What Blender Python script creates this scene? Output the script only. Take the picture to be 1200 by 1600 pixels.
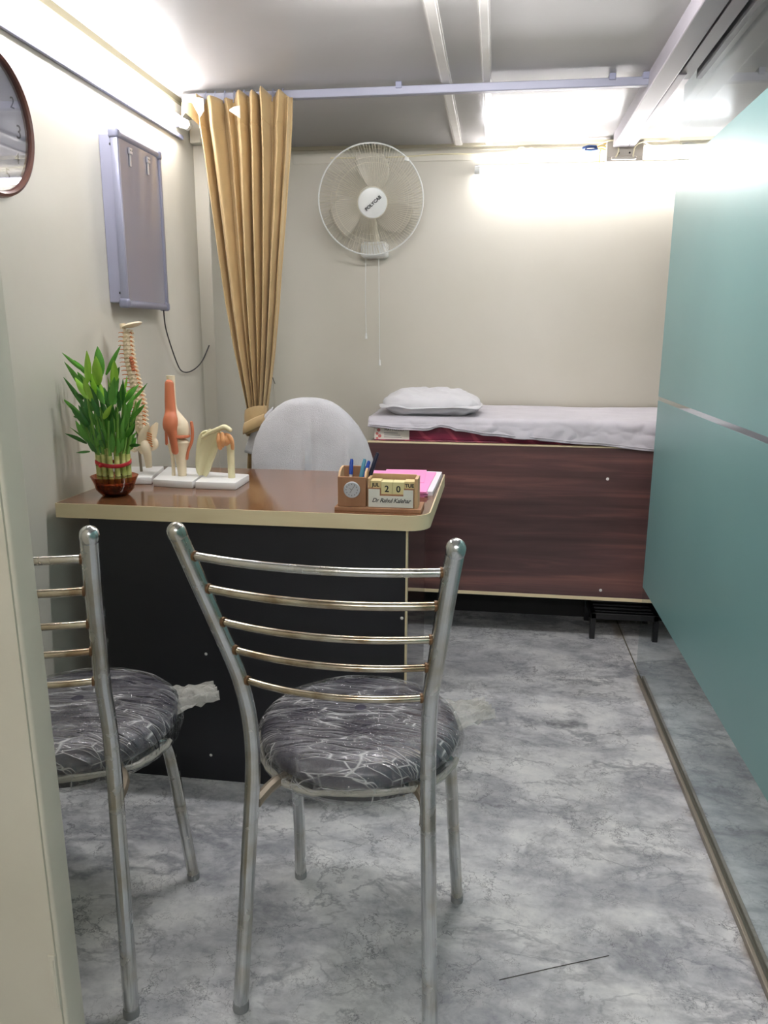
import bpy, bmesh, math, random
from math import sin, cos, pi, radians, sqrt, exp
from mathutils import Vector, Matrix, noise
random.seed(7)
S = bpy.context.scene
COL = S.collection
for o in list(bpy.data.objects):
    bpy.data.objects.remove(o)

# ------------------------------------------------------------------ camera
cam_d = bpy.data.cameras.new('camera')
cam = bpy.data.objects.new('camera', cam_d)
COL.objects.link(cam)
PITCH, YAW, ROLL = 0.22372, 0.13967, 0.005163
fw = Vector((-sin(YAW)*cos(PITCH), cos(YAW)*cos(PITCH), -sin(PITCH)))
rt = Vector((cos(YAW), sin(YAW), 0))
up = rt.cross(fw)
r2 = rt*cos(ROLL) + up*sin(ROLL)
u2 = up*cos(ROLL) - rt*sin(ROLL)
M = Matrix((r2, u2, -fw)).transposed().to_4x4()
M.translation = Vector((0, 0, 1.2))
cam.matrix_world = M
cam_d.sensor_fit = 'VERTICAL'
cam_d.sensor_height = 36.0
cam_d.sensor_width = 27.0
cam_d.lens = 1211.93/1600*36.0
cam_d.clip_start = 0.02
S.camera = cam

# ------------------------------------------------------------------ world and exposure
w = bpy.data.worlds.new('world')
S.world = w
w.use_nodes = True
w.node_tree.nodes['Background'].inputs[0].default_value = (0.8, 0.85, 0.9, 1)
w.node_tree.nodes['Background'].inputs[1].default_value = 0.05
S.view_settings.view_transform = 'Standard'
S.view_settings.look = 'None'
S.view_settings.gamma = 1.0
S.view_settings.use_curve_mapping = False
S.view_settings.exposure = 0.0
TUBE_LEFT = 66.0       # emission of the tube lamp on the left wall
TUBE_BACK = 66.0       # emission of the tube lamp on the back wall
FILL_FRONT = 240.0      # emission of the added fill tube on the wall behind the camera
FILL_CEIL = 150.0      # emission of the added fill tube on the ceiling, out of view

# ------------------------------------------------------------------ room sizes
XL, XG, XR = -1.131, 0.555, 1.55
C, YB, YF = 2.0, 3.6, -0.95
ZT = 0.778             # desk top
DX0, DX1, DY0, DY1 = -1.105, -0.145, 1.805, 2.395

# ------------------------------------------------------------------ materials
def lin(h):
    h = h.lstrip('#')
    v = [int(h[i:i+2], 16)/255 for i in (0, 2, 4)]
    return tuple(((c/12.92) if c <= 0.04045 else ((c+0.055)/1.055)**2.4) for c in v) + (1.0,)

def mat(name, colr, rough=0.5, metal=0.0, **kw):
    m = bpy.data.materials.new(name)
    m.use_nodes = True
    b = m.node_tree.nodes['Principled BSDF']
    b.inputs['Base Color'].default_value = lin(colr) if isinstance(colr, str) else colr
    b.inputs['Roughness'].default_value = rough
    b.inputs['Metallic'].default_value = metal
    for k, v in kw.items():
        b.inputs[k.replace('_', ' ')].default_value = v
    return m

def nd(m, t, **kw):
    n = m.node_tree.nodes.new(t)
    for k, v in kw.items():
        setattr(n, k, v)
    return n

def lk(m, a, b):
    m.node_tree.links.new(a, b)

def bsdf(m):
    return m.node_tree.nodes['Principled BSDF']

def coords(m, scale=(1, 1, 1), kind='Object', rot=(0, 0, 0)):
    t = nd(m, 'ShaderNodeTexCoord')
    mp = nd(m, 'ShaderNodeMapping')
    mp.inputs['Scale'].default_value = scale
    mp.inputs['Rotation'].default_value = rot
    lk(m, t.outputs[kind], mp.inputs['Vector'])
    return mp.outputs['Vector']

def noise_n(m, vec, scale, detail=4, rough=0.5, dist=0.0):
    n = nd(m, 'ShaderNodeTexNoise')
    n.inputs['Scale'].default_value = scale
    n.inputs['Detail'].default_value = detail
    n.inputs['Roughness'].default_value = rough
    n.inputs['Distortion'].default_value = dist
    lk(m, vec, n.inputs['Vector'])
    return n.outputs['Fac']

def ramp(m, fac, stops):
    r = nd(m, 'ShaderNodeValToRGB')
    e = r.color_ramp.elements
    while len(e) < len(stops):
        e.new(0.5)
    for i, (p, c) in enumerate(stops):
        e[i].position = p
        e[i].color = lin(c) if isinstance(c, str) else c
    lk(m, fac, r.inputs['Fac'])
    return r.outputs['Color']

def bump(m, height, strength=0.3, dist=0.01):
    b = nd(m, 'ShaderNodeBump')
    b.inputs['Strength'].default_value = strength
    b.inputs['Distance'].default_value = dist
    lk(m, height, b.inputs['Height'])
    lk(m, b.outputs['Normal'], bsdf(m).inputs['Normal'])
    return b

def mixc(m, fac, a, b, mode='MIX'):
    n = nd(m, 'ShaderNodeMix', data_type='RGBA', blend_type=mode)
    if hasattr(fac, 'links'):
        lk(m, fac, n.inputs[0])
    else:
        n.inputs[0].default_value = fac
    for v, s in ((a, n.inputs[6]), (b, n.inputs[7])):
        if hasattr(v, 'links'):
            lk(m, v, s)
        else:
            s.default_value = lin(v) if isinstance(v, str) else v
    return n.outputs[2]

def paint(name, a, b, rough=0.35, nscale=2.5, bstr=0.12, bscale=7.0):
    m = mat(name, a, rough)
    v = coords(m)
    lk(m, ramp(m, noise_n(m, v, nscale, 5), [(0.3, a), (0.7, b)]), bsdf(m).inputs['Base Color'])
    bump(m, noise_n(m, v, bscale, 4, 0.55), bstr, 0.02)
    return m

MT = {}
MT['wall'] = paint('wall_paint', '#d2cec2', '#cac6b8', 0.32, 2.2, 0.10, 6)
MT['wall_back'] = paint('back_wall_paint', '#cfcbbe', '#c7c3b4', 0.36, 1.8, 0.08, 5)
MT['ceil'] = paint('ceiling_paint', '#e6e3e1', '#dfdcd8', 0.28, 2.0, 0.16, 4)
MT['jamb'] = paint('jamb_paint', '#c9c3b2', '#bdb7a5', 0.4, 4, 0.15, 9)
MT['batten'] = paint('batten_paint', '#d2cfca', '#dedbd6', 0.3, 8, 0.12, 14)
MT['beam'] = mat('beam_paint', '#98949a', 0.4)
MT['trimdark'] = mat('trim_olive', '#5f5943', 0.5)
MT['cornice'] = mat('cornice_paint', '#b9b29c', 0.5)

# floor: grey marbled vinyl with crackle veins
m = mat('marble_vinyl', '#a0a0a0', 0.48)
v = coords(m)
vr = coords(m, (1.0, 1.7, 1.0), 'Object', (0, 0, 0.6))
n1 = noise_n(m, vr, 3.2, 8, 0.60, 0.5)
n2 = noise_n(m, vr, 9.0, 8, 0.66, 0.5)
def ridge(fac, wdt):
    a_ = nd(m, 'ShaderNodeMath', operation='SUBTRACT'); lk(m, fac, a_.inputs[0]); a_.inputs[1].default_value = 0.5
    b_ = nd(m, 'ShaderNodeMath', operation='ABSOLUTE'); lk(m, a_.outputs[0], b_.inputs[0])
    return ramp(m, b_.outputs[0], [(0.0, '#ffffff'), (wdt, '#000000')])
def patches_(m, vec, scale, a, b):
    return ramp(m, noise_n(m, vec, scale, 3, 0.6), [(a, '#000000'), (b, '#ffffff')])
base = ramp(m, n1, [(0.39, '#8a8d93'), (0.47, '#b6b8bb'), (0.535, '#d6d7d6'), (0.64, '#ebebe8')])
second = ramp(m, n2, [(0.38, '#8c8e95'), (0.49, '#c8c9cb'), (0.60, '#e8e8e6')])
colr = mixc(m, 0.38, base, second)
sm = nd(m, 'ShaderNodeMath', operation='MULTIPLY')
lk(m, mixc(m, 1.0, ridge(noise_n(m, vr, 2.3, 7, 0.6, 0.35), 0.040), patches_(m, vr, 2.0, 0.42, 0.58), 'MULTIPLY'), sm.inputs[0]); sm.inputs[1].default_value = 0.85
colr = mixc(m, sm.outputs[0], colr, '#75777e')
sm = nd(m, 'ShaderNodeMath', operation='MULTIPLY')
lk(m, mixc(m, 1.0, ridge(noise_n(m, vr, 5.2, 7, 0.62, 0.3), 0.026), patches_(m, vr, 3.3, 0.44, 0.60), 'MULTIPLY'), sm.inputs[0]); sm.inputs[1].default_value = 0.75
colr = mixc(m, sm.outputs[0], colr, '#777980')
# veins: distorted cell borders seen only in patches
wn = nd(m, 'ShaderNodeTexNoise')
wn.inputs['Scale'].default_value = 9
wn.inputs['Detail'].default_value = 6
wn.inputs['Roughness'].default_value = 0.7
lk(m, v, wn.inputs['Vector'])
addv = nd(m, 'ShaderNodeVectorMath', operation='MULTIPLY_ADD')
lk(m, wn.outputs['Color'], addv.inputs[0])
addv.inputs[1].default_value = (0.22, 0.22, 0.0)
lk(m, v, addv.inputs[2])
def veins(scale, w0):
    vo = nd(m, 'ShaderNodeTexVoronoi', feature='DISTANCE_TO_EDGE')
    vo.inputs['Scale'].default_value = scale
    lk(m, addv.outputs[0], vo.inputs['Vector'])
    return ramp(m, vo.outputs['Distance'], [(0.0, '#000000'), (w0, '#ffffff')])
def patches(scale, a, b):
    return ramp(m, noise_n(m, v, scale, 3, 0.6), [(a, '#000000'), (b, '#ffffff')])
inv = nd(m, 'ShaderNodeInvert')
lk(m, veins(9, 0.018), inv.inputs['Color'])
f1 = mixc(m, 1.0, inv.outputs[0], patches(5.0, 0.46, 0.60), 'MULTIPLY')
colr = mixc(m, f1, colr, '#55565b')
inv2 = nd(m, 'ShaderNodeInvert')
lk(m, veins(26, 0.035), inv2.inputs['Color'])
f2 = mixc(m, 1.0, inv2.outputs[0], patches(7.3, 0.50, 0.62), 'MULTIPLY')
colr = mixc(m, f2, colr, '#5c5d62')
inv3 = nd(m, 'ShaderNodeInvert')
lk(m, veins(15, 0.022), inv3.inputs['Color'])
f3 = mixc(m, 1.0, inv3.outputs[0], patches(3.1, 0.50, 0.58), 'MULTIPLY')
colr = mixc(m, f3, colr, '#5a5b60')
colr = mixc(m, 0.18, colr, ramp(m, noise_n(m, v, 38, 6, 0.7, 1.2), [(0.32, '#74767a'), (0.5, '#c2c3c4'), (0.7, '#e2e2e0')]))
# brown dirt along the glass channel
sx_ = nd(m, 'ShaderNodeSeparateXYZ'); lk(m, v, sx_.inputs[0])
d_ = nd(m, 'ShaderNodeMath', operation='SUBTRACT'); lk(m, sx_.outputs[0], d_.inputs[0]); d_.inputs[1].default_value = 0.548
e_ = nd(m, 'ShaderNodeMath', operation='ABSOLUTE'); lk(m, d_.outputs[0], e_.inputs[0])
dm_ = ramp(m, e_.outputs[0], [(0.004, '#ffffff'), (0.030, '#000000')])
dn_ = ramp(m, noise_n(m, v, 4.5, 5, 0.65), [(0.50, '#000000'), (0.60, '#d0d0d0')])
colr = mixc(m, mixc(m, 1.0, dm_, dn_, 'MULTIPLY'), colr, '#84725a')
lk(m, colr, bsdf(m).inputs['Base Color'])
bump(m, noise_n(m, v, 25, 4), 0.06, 0.01)
MT['floor'] = m

def wood(name, c0, c1, c2, rough, sc=(1.4, 30, 30), coat=0.0, nrm=False):
    m = mat(name, c1, rough)
    v = coords(m, sc)
    n = noise_n(m, v, 1.0, 6, 0.6, 0.6)
    k = noise_n(m, coords(m, (sc[0]*0.6, sc[1]*0.22, sc[2]*0.22)), 1.0, 4, 0.5, 1.0)
    c = mixc(m, 0.5, ramp(m, n, [(0.3, c0), (0.52, c1), (0.72, c2)]),
             ramp(m, k, [(0.35, c0), (0.55, c1), (0.7, c2)]))
    lk(m, c, bsdf(m).inputs['Base Color'])
    bsdf(m).inputs['Coat Weight'].default_value = coat
    bsdf(m).inputs['Coat Roughness'].default_value = 0.08
    return m
MT['walnut'] = wood('dark_walnut_laminate', '#3a2827', '#563c3b', '#8a5e52', 0.28, (1.3, 26, 26))
MT['desk_top'] = wood('desk_top_laminate', '#5a3a24', '#6d472c', '#7c5335', 0.13, (14, 1.2, 14), 0.35)
MT['desk_side'] = mat('gloss_brown_laminate', '#3d2925', 0.05)
MT['edge'] = wood('beige_edge_band', '#d8c69e', '#e0d0aa', '#e6d8b4', 0.45, (4, 40, 40))
MT['black_panel'] = mat('black_laminate', '#17181e', 0.42)
MT['black_metal'] = mat('black_painted_metal', '#131316', 0.4)
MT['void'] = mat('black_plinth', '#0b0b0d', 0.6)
MT['screw'] = mat('white_screw_cap', '#d8d8d4', 0.4)

# chrome with dull brown bloom
m = mat('chrome', '#c9cbcb', 0.14, 1.0)
v = coords(m)
lk(m, ramp(m, noise_n(m, v, 14, 5), [(0.35, '#bfbaae'), (0.55, '#d2d4d4')]), bsdf(m).inputs['Base Color'])
lk(m, ramp(m, noise_n(m, v, 40, 4), [(0.3, (0.15,)*3+(1,)), (0.7, (0.30,)*3+(1,))]), bsdf(m).inputs['Roughness'])
MT['chrome'] = m
m = mat('tarnished_chrome', '#b8ab93', 0.22, 1.0)
v = coords(m)
lk(m, ramp(m, noise_n(m, v, 22, 5), [(0.35, '#94826a'), (0.6, '#c9c2b0')]), bsdf(m).inputs['Base Color'])
MT['chrome_dull'] = m
MT['rust'] = mat('weld_rust', '#6d5136', 0.5, 0.5)
MT['bracket'] = mat('bracket_steel', '#8f8474', 0.45, 0.6)
MT['footcap'] = mat('plastic_foot', '#8a8c8c', 0.5)
m = mat('seat_vinyl', '#45434f', 0.35)
bump(m, noise_n(m, coords(m), 300, 2), 0.1, 0.001)
MT['seat'] = m
MT['seat_board'] = mat('seat_board', '#17171b', 0.6)

# crinkled clear plastic
def clear(name, tint, gloss_rough=0.08, fresnel_boost=0.0, wrinkle=0.0):
    m = bpy.data.materials.new(name)
    m.use_nodes = True
    nt = m.node_tree
    for n in list(nt.nodes):
        nt.nodes.remove(n)
    out = nd(m, 'ShaderNodeOutputMaterial')
    tr = nd(m, 'ShaderNodeBsdfTransparent')
    tr.inputs[0].default_value = lin(tint)
    gl = nd(m, 'ShaderNodeBsdfGlossy')
    gl.inputs['Roughness'].default_value = gloss_rough
    fr = nd(m, 'ShaderNodeFresnel')
    fr.inputs['IOR'].default_value = 1.45
    mx = nd(m, 'ShaderNodeMixShader')
    geo = nd(m, 'ShaderNodeNewGeometry')       # thin sheet: reflect at the outer face only
    sub = nd(m, 'ShaderNodeMath', operation='SUBTRACT')
    sub.inputs[0].default_value = 1.0
    lk(m, geo.outputs['Backfacing'], sub.inputs[1])
    mul = nd(m, 'ShaderNodeMath', operation='MULTIPLY')
    lk(m, fr.outputs[0], mul.inputs[0]); lk(m, sub.outputs[0], mul.inputs[1])
    fac = mul.outputs[0]
    if fresnel_boost:
        a = nd(m, 'ShaderNodeMath', operation='ADD')
        lk(m, fac, a.inputs[0])
        a.inputs[1].default_value = fresnel_boost
        fac = a.outputs[0]
    lk(m, fac, mx.inputs[0])
    lk(m, tr.outputs[0], mx.inputs[1])
    lk(m, gl.outputs[0], mx.inputs[2])
    res = mx.outputs[0]
    if wrinkle:
        v = coords(m)
        wn = nd(m, 'ShaderNodeTexNoise')
        wn.inputs['Scale'].default_value = 5
        wn.inputs['Detail'].default_value = 3
        lk(m, v, wn.inputs['Vector'])
        ad = nd(m, 'ShaderNodeVectorMath', operation='MULTIPLY_ADD')
        lk(m, wn.outputs['Color'], ad.inputs[0])
        ad.inputs[1].default_value = (0.035, 0.035, 0.035)
        lk(m, v, ad.inputs[2])
        creases = []
        for rz, sc in ((0.45, (6, 40, 12)), (-0.85, (7, 36, 12)), (1.45, (6, 44, 12))):
            mp = nd(m, 'ShaderNodeMapping')
            mp.inputs['Rotation'].default_value = (0, 0, rz)
            mp.inputs['Scale'].default_value = sc
            lk(m, ad.outputs[0], mp.inputs['Vector'])
            vo = nd(m, 'ShaderNodeTexVoronoi', feature='DISTANCE_TO_EDGE')
            vo.inputs['Scale'].default_value = 1.0
            lk(m, mp.outputs[0], vo.inputs['Vector'])
            creases.append(vo.outputs['Distance'])
        mn = nd(m, 'ShaderNodeMath', operation='MINIMUM')
        lk(m, creases[0], mn.inputs[0]); lk(m, creases[1], mn.inputs[1])
        mn2 = nd(m, 'ShaderNodeMath', operation='MINIMUM')
        lk(m, mn.outputs[0], mn2.inputs[0]); lk(m, creases[2], mn2.inputs[1])
        h = nd(m, 'ShaderNodeMath', operation='ADD')
        lk(m, ramp(m, mn2.outputs[0], [(0.0, '#ffffff'), (0.14, '#000000')]), h.inputs[0])
        lk(m, noise_n(m, v, 60, 3, 0.6, 1.5), h.inputs[1])
        b = nd(m, 'ShaderNodeBump')
        b.inputs['Strength'].default_value = wrinkle
        b.inputs['Distance'].default_value = 0.006
        lk(m, h.outputs[0], b.inputs['Height'])
        lk(m, b.outputs[0], gl.inputs['Normal'])
        lk(m, b.outputs[0], fr.inputs['Normal'])
        # stretch-whitened creases
        df = nd(m, 'ShaderNodeBsdfDiffuse')
        df.inputs[0].default_value = (0.8, 0.8, 0.8, 1)
        lk(m, b.outputs[0], df.inputs['Normal'])
        pat = ramp(m, noise_n(m, v, 11, 2), [(0.36, '#000000'), (0.54, '#ffffff')])
        cr = ramp(m, mn2.outputs[0], [(0.0, (0.60, 0.60, 0.60, 1)), (0.024, (0.05, 0.05, 0.05, 1))])
        fc = mixc(m, 1.0, cr, pat, 'MULTIPLY')
        mx2 = nd(m, 'ShaderNodeMixShader')
        lk(m, fc, mx2.inputs[0])
        lk(m, res, mx2.inputs[1])
        lk(m, df.outputs[0], mx2.inputs[2])
        res = mx2.outputs[0]
    lk(m, res, out.inputs[0])
    return m
MT['wrap'] = clear('clear_plastic_wrap', '#f2f2f2', 0.12, 0.06, 0.9)
MT['wrap_roll'] = mat('gathered_plastic', '#cfccc0', 0.2, 0.0, Alpha=0.55)
MT['wrap_tail'] = mat('crumpled_plastic', '#dcdad2', 0.15, 0.0, Alpha=0.5)
bump(MT['wrap_tail'], noise_n(MT['wrap_tail'], coords(MT['wrap_tail']), 70, 3, 0.6, 2.0), 1.0, 0.01)
MT['glass'] = clear('partition_glass', '#f3f8f9', 0.01)
MT['clock_glass'] = clear('clock_glass', '#f4f4f6', 0.01, 0.10)
MT['bowl'] = clear('tinted_bowl_glass', '#d9a78c', 0.03, 0.05)

# frosted teal film
m = mat('frosted_teal_film', '#6f9694', 0.36)
lk(m, ramp(m, noise_n(m, coords(m), 1.6, 4), [(0.3, '#6a9190'), (0.7, '#749b99')]), bsdf(m).inputs['Base Color'])
MT['film'] = m

# fabric
def cloth(name, a, b, rough=0.85, scale=500, strength=0.15, wr=0.0):
    m = mat(name, a, rough)
    v = coords(m)
    lk(m, ramp(m, noise_n(m, v, 12, 4), [(0.3, a), (0.7, b)]), bsdf(m).inputs['Base Color'])
    h = noise_n(m, v, scale, 2)
    if wr:
        ad = nd(m, 'ShaderNodeMath', operation='MULTIPLY_ADD')
        lk(m, noise_n(m, coords(m, (6, 14, 14)), 1.0, 4, 0.5, 0.8), ad.inputs[0])
        ad.inputs[1].default_value = wr
        lk(m, h, ad.inputs[2])
        h = ad.outputs[0]
    bump(m, h, strength, 0.003)
    bsdf(m).inputs['Sheen Weight'].default_value = 0.15
    return m
MT['curtain'] = cloth('tan_curtain', '#a98f63', '#b3996c', 0.62, 900, 0.08)
MT['lining'] = cloth('curtain_lining', '#d9d5cc', '#e2ded6')
MT['towel'] = cloth('white_terry', '#b9b9bb', '#c6c6c8', 0.95, 420, 0.9)
MT['sheet'] = cloth('white_sheet', '#bebac0', '#c8c4ca', 0.8, 700, 0.2, 6.0)
MT['pillow'] = cloth('white_pillow', '#cac9cc', '#d4d3d6', 0.8, 700, 0.2, 5.0)
m = mat('maroon_brocade', '#6b1431', 0.5)
v = coords(m)
wv = nd(m, 'ShaderNodeTexWave', wave_type='BANDS', bands_direction='DIAGONAL')
wv.inputs['Scale'].default_value = 6.5
wv.inputs['Distortion'].default_value = 3.0
wv.inputs['Detail'].default_value = 2
lk(m, v, wv.inputs['Vector'])
lk(m, ramp(m, wv.outputs['Fac'], [(0.0, '#651531'), (0.88, '#741a38'), (0.97, '#94394c')]), bsdf(m).inputs['Base Color'])
MT['mattress'] = m
MT['label'] = mat('cream_label', '#d6cfc4', 0.6)
MT['ink'] = mat('black_ink', '#1c1c1e', 0.6)
MT['ink_grey'] = mat('grey_ink', '#77777a', 0.6)
MT['red_print'] = mat('rose_print', '#b4605a', 0.6)
# lamps
def emit(name, s):
    m = mat(name, '#ffffff', 0.4)
    b = bsdf(m)
    b.inputs['Emission Color'].default_value = (1.0, 0.975, 0.99, 1)
    b.inputs['Emission Strength'].default_value = s
    return m
MT['tube_left'] = emit('lit_tube_left', TUBE_LEFT)
MT['tube_back'] = emit('lit_tube_back', TUBE_BACK)
MT['fill_front'] = emit('lit_fill_front', FILL_FRONT)
MT['fill_ceil'] = emit('lit_fill_ceiling', FILL_CEIL)
MT['fill_side'] = emit('lit_fill_side', 60.0)  # emission of the added fill tube beyond the glass
MT['lamp_body'] = mat('lamp_enamel', '#c8c8d4', 0.35)
# plastics and the rest
MT['fan_plastic'] = mat('fan_white_plastic', '#e4e6e2', 0.35)
MT['fan_wire'] = mat('fan_wire', '#cfc9b6', 0.4)
MT['fan_blade'] = mat('fan_blade', '#c0bbad', 0.5)
MT['alu'] = mat('aluminium', '#9799ad', 0.4, 0.4)
MT['alu_dark'] = mat('grey_corner_plastic', '#7d7f92', 0.35)
MT['viewer'] = mat('viewer_screen', '#8d8b98', 0.09, 0.0, Coat_Weight=0.4)
MT['viewer_body'] = mat('viewer_body', '#9596aa', 0.35)
MT['clip'] = mat('film_clip', '#c9c8cf', 0.3, 0.4)
MT['clock_rim'] = wood('brown_clock_rim', '#4b2f28', '#5f3c32', '#6f493b', 0.3, (10, 10, 10))
MT['clock_face'] = mat('clock_face', '#b9b9c2', 0.5)
MT['rod'] = mat('rod_paint', '#90919f', 0.35, 0.2)
MT['conduit'] = mat('white_pvc', '#dcd9cc', 0.4)
MT['box_grey'] = mat('grey_pvc', '#b3ada2', 0.5)
MT['wire_white'] = mat('white_cable', '#ddd6b4', 0.5)
MT['wire_black'] = mat('black_cable', '#1f1f22', 0.5)
MT['wire_yellow'] = mat('yellow_wire', '#c8a43e', 0.5)
MT['wire_blue'] = mat('blue_tape', '#27406e', 0.5)
MT['model_base'] = mat('white_base', '#e4e4e2', 0.3)
MT['bone'] = mat('bone_plastic', '#e2d2b4', 0.45)
MT['bone2'] = mat('ivory_bone', '#d8d0a8', 0.45)
MT['ligament'] = mat('orange_ligament', '#c67350', 0.5)
MT['ligament2'] = mat('pale_orange_capsule', '#d9a06c', 0.45)
MT['disc'] = mat('spine_disc', '#c9b896', 0.5)
MT['nerve'] = mat('orange_nerve', '#cc7a3c', 0.5)
MT['red'] = mat('red_ribbon', '#b3202a', 0.4)
m = mat('cane', '#b5b964', 0.4)
lk(m, ramp(m, noise_n(m, coords(m, (20, 20, 60)), 1, 3), [(0.3, '#93a04a'), (0.7, '#cdcb84')]), bsdf(m).inputs['Base Color'])
MT['cane'] = m
MT['cane_node'] = mat('cane_node', '#4f4a24', 0.5)
MT['stem'] = mat('green_shoot', '#6f9c40', 0.45)
def leafm(name, a, b):
    m = mat(name, a, 0.35)
    lk(m, ramp(m, noise_n(m, coords(m, (60, 60, 5)), 1, 3), [(0.3, a), (0.7, b)]), bsdf(m).inputs['Base Color'])
    bsdf(m).inputs['Subsurface Weight'].default_value = 0.0
    return m
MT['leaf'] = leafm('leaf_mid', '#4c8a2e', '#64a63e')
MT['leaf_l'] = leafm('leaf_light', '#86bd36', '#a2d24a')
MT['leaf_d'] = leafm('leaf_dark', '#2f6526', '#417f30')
m = mat('wet_pebbles', '#7a3a1c', 0.2)
lk(m, ramp(m, noise_n(m, coords(m), 70, 2), [(0.35, '#4c1d12'), (0.5, '#7a3018'), (0.68, '#b5702e')]), bsdf(m).inputs['Base Color'])
MT['pebbles'] = m
MT['beech'] = wood('beech_holder', '#8a6142', '#9c7150', '#aa805e', 0.5, (20, 20, 4))
MT['beech_l'] = wood('pale_wood', '#b8946a', '#c4a27a', '#ceb08a', 0.5, (20, 20, 4))
MT['block'] = mat('calendar_block', '#d8c690', 0.5)
MT['block2'] = mat('calendar_block_light', '#d8cf9a', 0.5)
MT['card'] = mat('white_card', '#d9d9cf', 0.6)
MT['dial'] = mat('dial_silver', '#c9cbd0', 0.3, 0.3)
MT['pink'] = mat('pink_paper', '#e88fc0', 0.7)
MT['pink2'] = mat('pale_pink_paper', '#e2a5c6', 0.7)
MT['paper'] = mat('white_paper', '#dcd8dc', 0.7)
MT['pen_blue'] = mat('blue_pen', '#1c48a8', 0.3)
MT['pen_teal'] = mat('teal_pen', '#4f8fa6', 0.35)
MT['pen_dark'] = mat('dark_navy_pen', '#1b2238', 0.3)
MT['pen_white'] = mat('white_pen', '#d4d4d2', 0.4)
MT['office_black'] = mat('office_chair_black', '#1c1c20', 0.6)
MT['steel'] = mat('dark_steel', '#6d6e70', 0.35, 0.8)
MT['straw'] = mat('straw', '#3d362c', 0.7)
MT['track'] = mat('floor_channel', '#8d8578', 0.4, 0.35)

# ------------------------------------------------------------------ mesh helpers
def B():
    return bmesh.new()

def box(bm, x0, x1, y0, y1, z0, z1, bev=0.0, seg=2):
    vs = [bm.verts.new(p) for p in ((x0,y0,z0),(x1,y0,z0),(x1,y1,z0),(x0,y1,z0),(x0,y0,z1),(x1,y0,z1),(x1,y1,z1),(x0,y1,z1))]
    fs = [bm.faces.new([vs[i] for i in f]) for f in ((3,2,1,0),(4,5,6,7),(0,1,5,4),(1,2,6,5),(2,3,7,6),(3,0,4,7))]
    if bev:
        es = list({e for f in fs for e in f.edges})
        bmesh.ops.bevel(bm, geom=es, offset=bev, segments=seg, profile=0.5, affect='EDGES')
    return bm

def prism(bm, pts, z0, z1, bev=0.0):
    a = [bm.verts.new((x, y, z0)) for x, y in pts]
    b = [bm.verts.new((x, y, z1)) for x, y in pts]
    n = len(pts)
    fs = [bm.faces.new(a[::-1]), bm.faces.new(b)]
    for i in range(n):
        fs.append(bm.faces.new((a[i], a[(i+1) % n], b[(i+1) % n], b[i])))
    if bev:
        es = list({e for f in fs for e in f.edges})
        bmesh.ops.bevel(bm, geom=es, offset=bev, segments=2, profile=0.5, affect='EDGES')
    return bm

def smooth_path(pts, n):
    """Catmull-Rom through pts, n samples per span; every column of a point is interpolated."""
    out = []
    P = [tuple(p) for p in pts]
    for i in range(len(P)-1):
        p0 = P[max(i-1, 0)]; p1 = P[i]; p2 = P[i+1]; p3 = P[min(i+2, len(P)-1)]
        for k in range(n):
            t = k/n
            out.append(tuple(0.5*((2*b) + (c-a)*t + (2*a-5*b+4*c-d)*t*t + (3*b-a-3*c+d)*t**3) for a, b, c, d in zip(p0, p1, p2, p3)))
    out.append(P[-1])
    return out

def tube(bm, pts, r, seg=12, n=0, flat=None, round_end=False):
    """Swept circle; pts may carry a 4th value, the radius; flat=(axis, factor) squeezes it."""
    if n:
        pts = smooth_path(pts, n)
    P = [Vector(p[:3]) for p in pts]
    R = [p[3] if len(p) > 3 else r for p in pts]
    if round_end:
        for side in (0, 1):
            a, b = (P[0], P[1]) if side == 0 else (P[-1], P[-2])
            d = (a-b).normalized()
            rr = R[0] if side == 0 else R[-1]
            for q in (0.35, 0.65, 0.87, 0.99):
                np_ = a + d*rr*q
                nr = rr*sqrt(max(0, 1-q*q))
                if side == 0:
                    P.insert(0, np_); R.insert(0, nr)
                else:
                    P.append(np_); R.append(nr)
    rings = []
    t0 = (P[1]-P[0]).normalized()
    ref = Vector((0, 0, 1)) if abs(t0.z) < 0.9 else Vector((1, 0, 0))
    u = t0.cross(ref).normalized()
    for i, p in enumerate(P):
        t = (P[min(i+1, len(P)-1)]-P[max(i-1, 0)]).normalized()
        u = (u - t*u.dot(t)).normalized()
        v = t.cross(u)
        ring = []
        for k in range(seg):
            a = 2*pi*k/seg
            off = (u*cos(a)+v*sin(a))*R[i]
            if flat:
                ax = Vector(flat[0]); off = off - ax*off.dot(ax)*(1-flat[1])
            ring.append(bm.verts.new(p+off))
        rings.append(ring)
    for a, b in zip(rings, rings[1:]):
        for k in range(seg):
            bm.faces.new((a[k], a[(k+1) % seg], b[(k+1) % seg], b[k]))
    bm.faces.new(rings[0][::-1]); bm.faces.new(rings[-1])
    return bm

def lathe(bm, prof, center=(0, 0, 0), seg=32, axis='Z', caps=True):
    rings = []
    c = Vector(center)
    for r, h in prof:
        ring = []
        for k in range(seg):
            a = 2*pi*k/seg
            if axis == 'Z':
                p = Vector((r*cos(a), r*sin(a), h))
            elif axis == 'X':
                p = Vector((h, r*cos(a), r*sin(a)))
            else:
                p = Vector((r*sin(a), h, r*cos(a)))
            ring.append(bm.verts.new(c+p))
        rings.append(ring)
    for a, b in zip(rings, rings[1:]):
        for k in range(seg):
            bm.faces.new((a[k], a[(k+1) % seg], b[(k+1) % seg], b[k]))
    if caps:
        bm.faces.new(rings[0][::-1]); bm.faces.new(rings[-1])
    return bm

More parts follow.
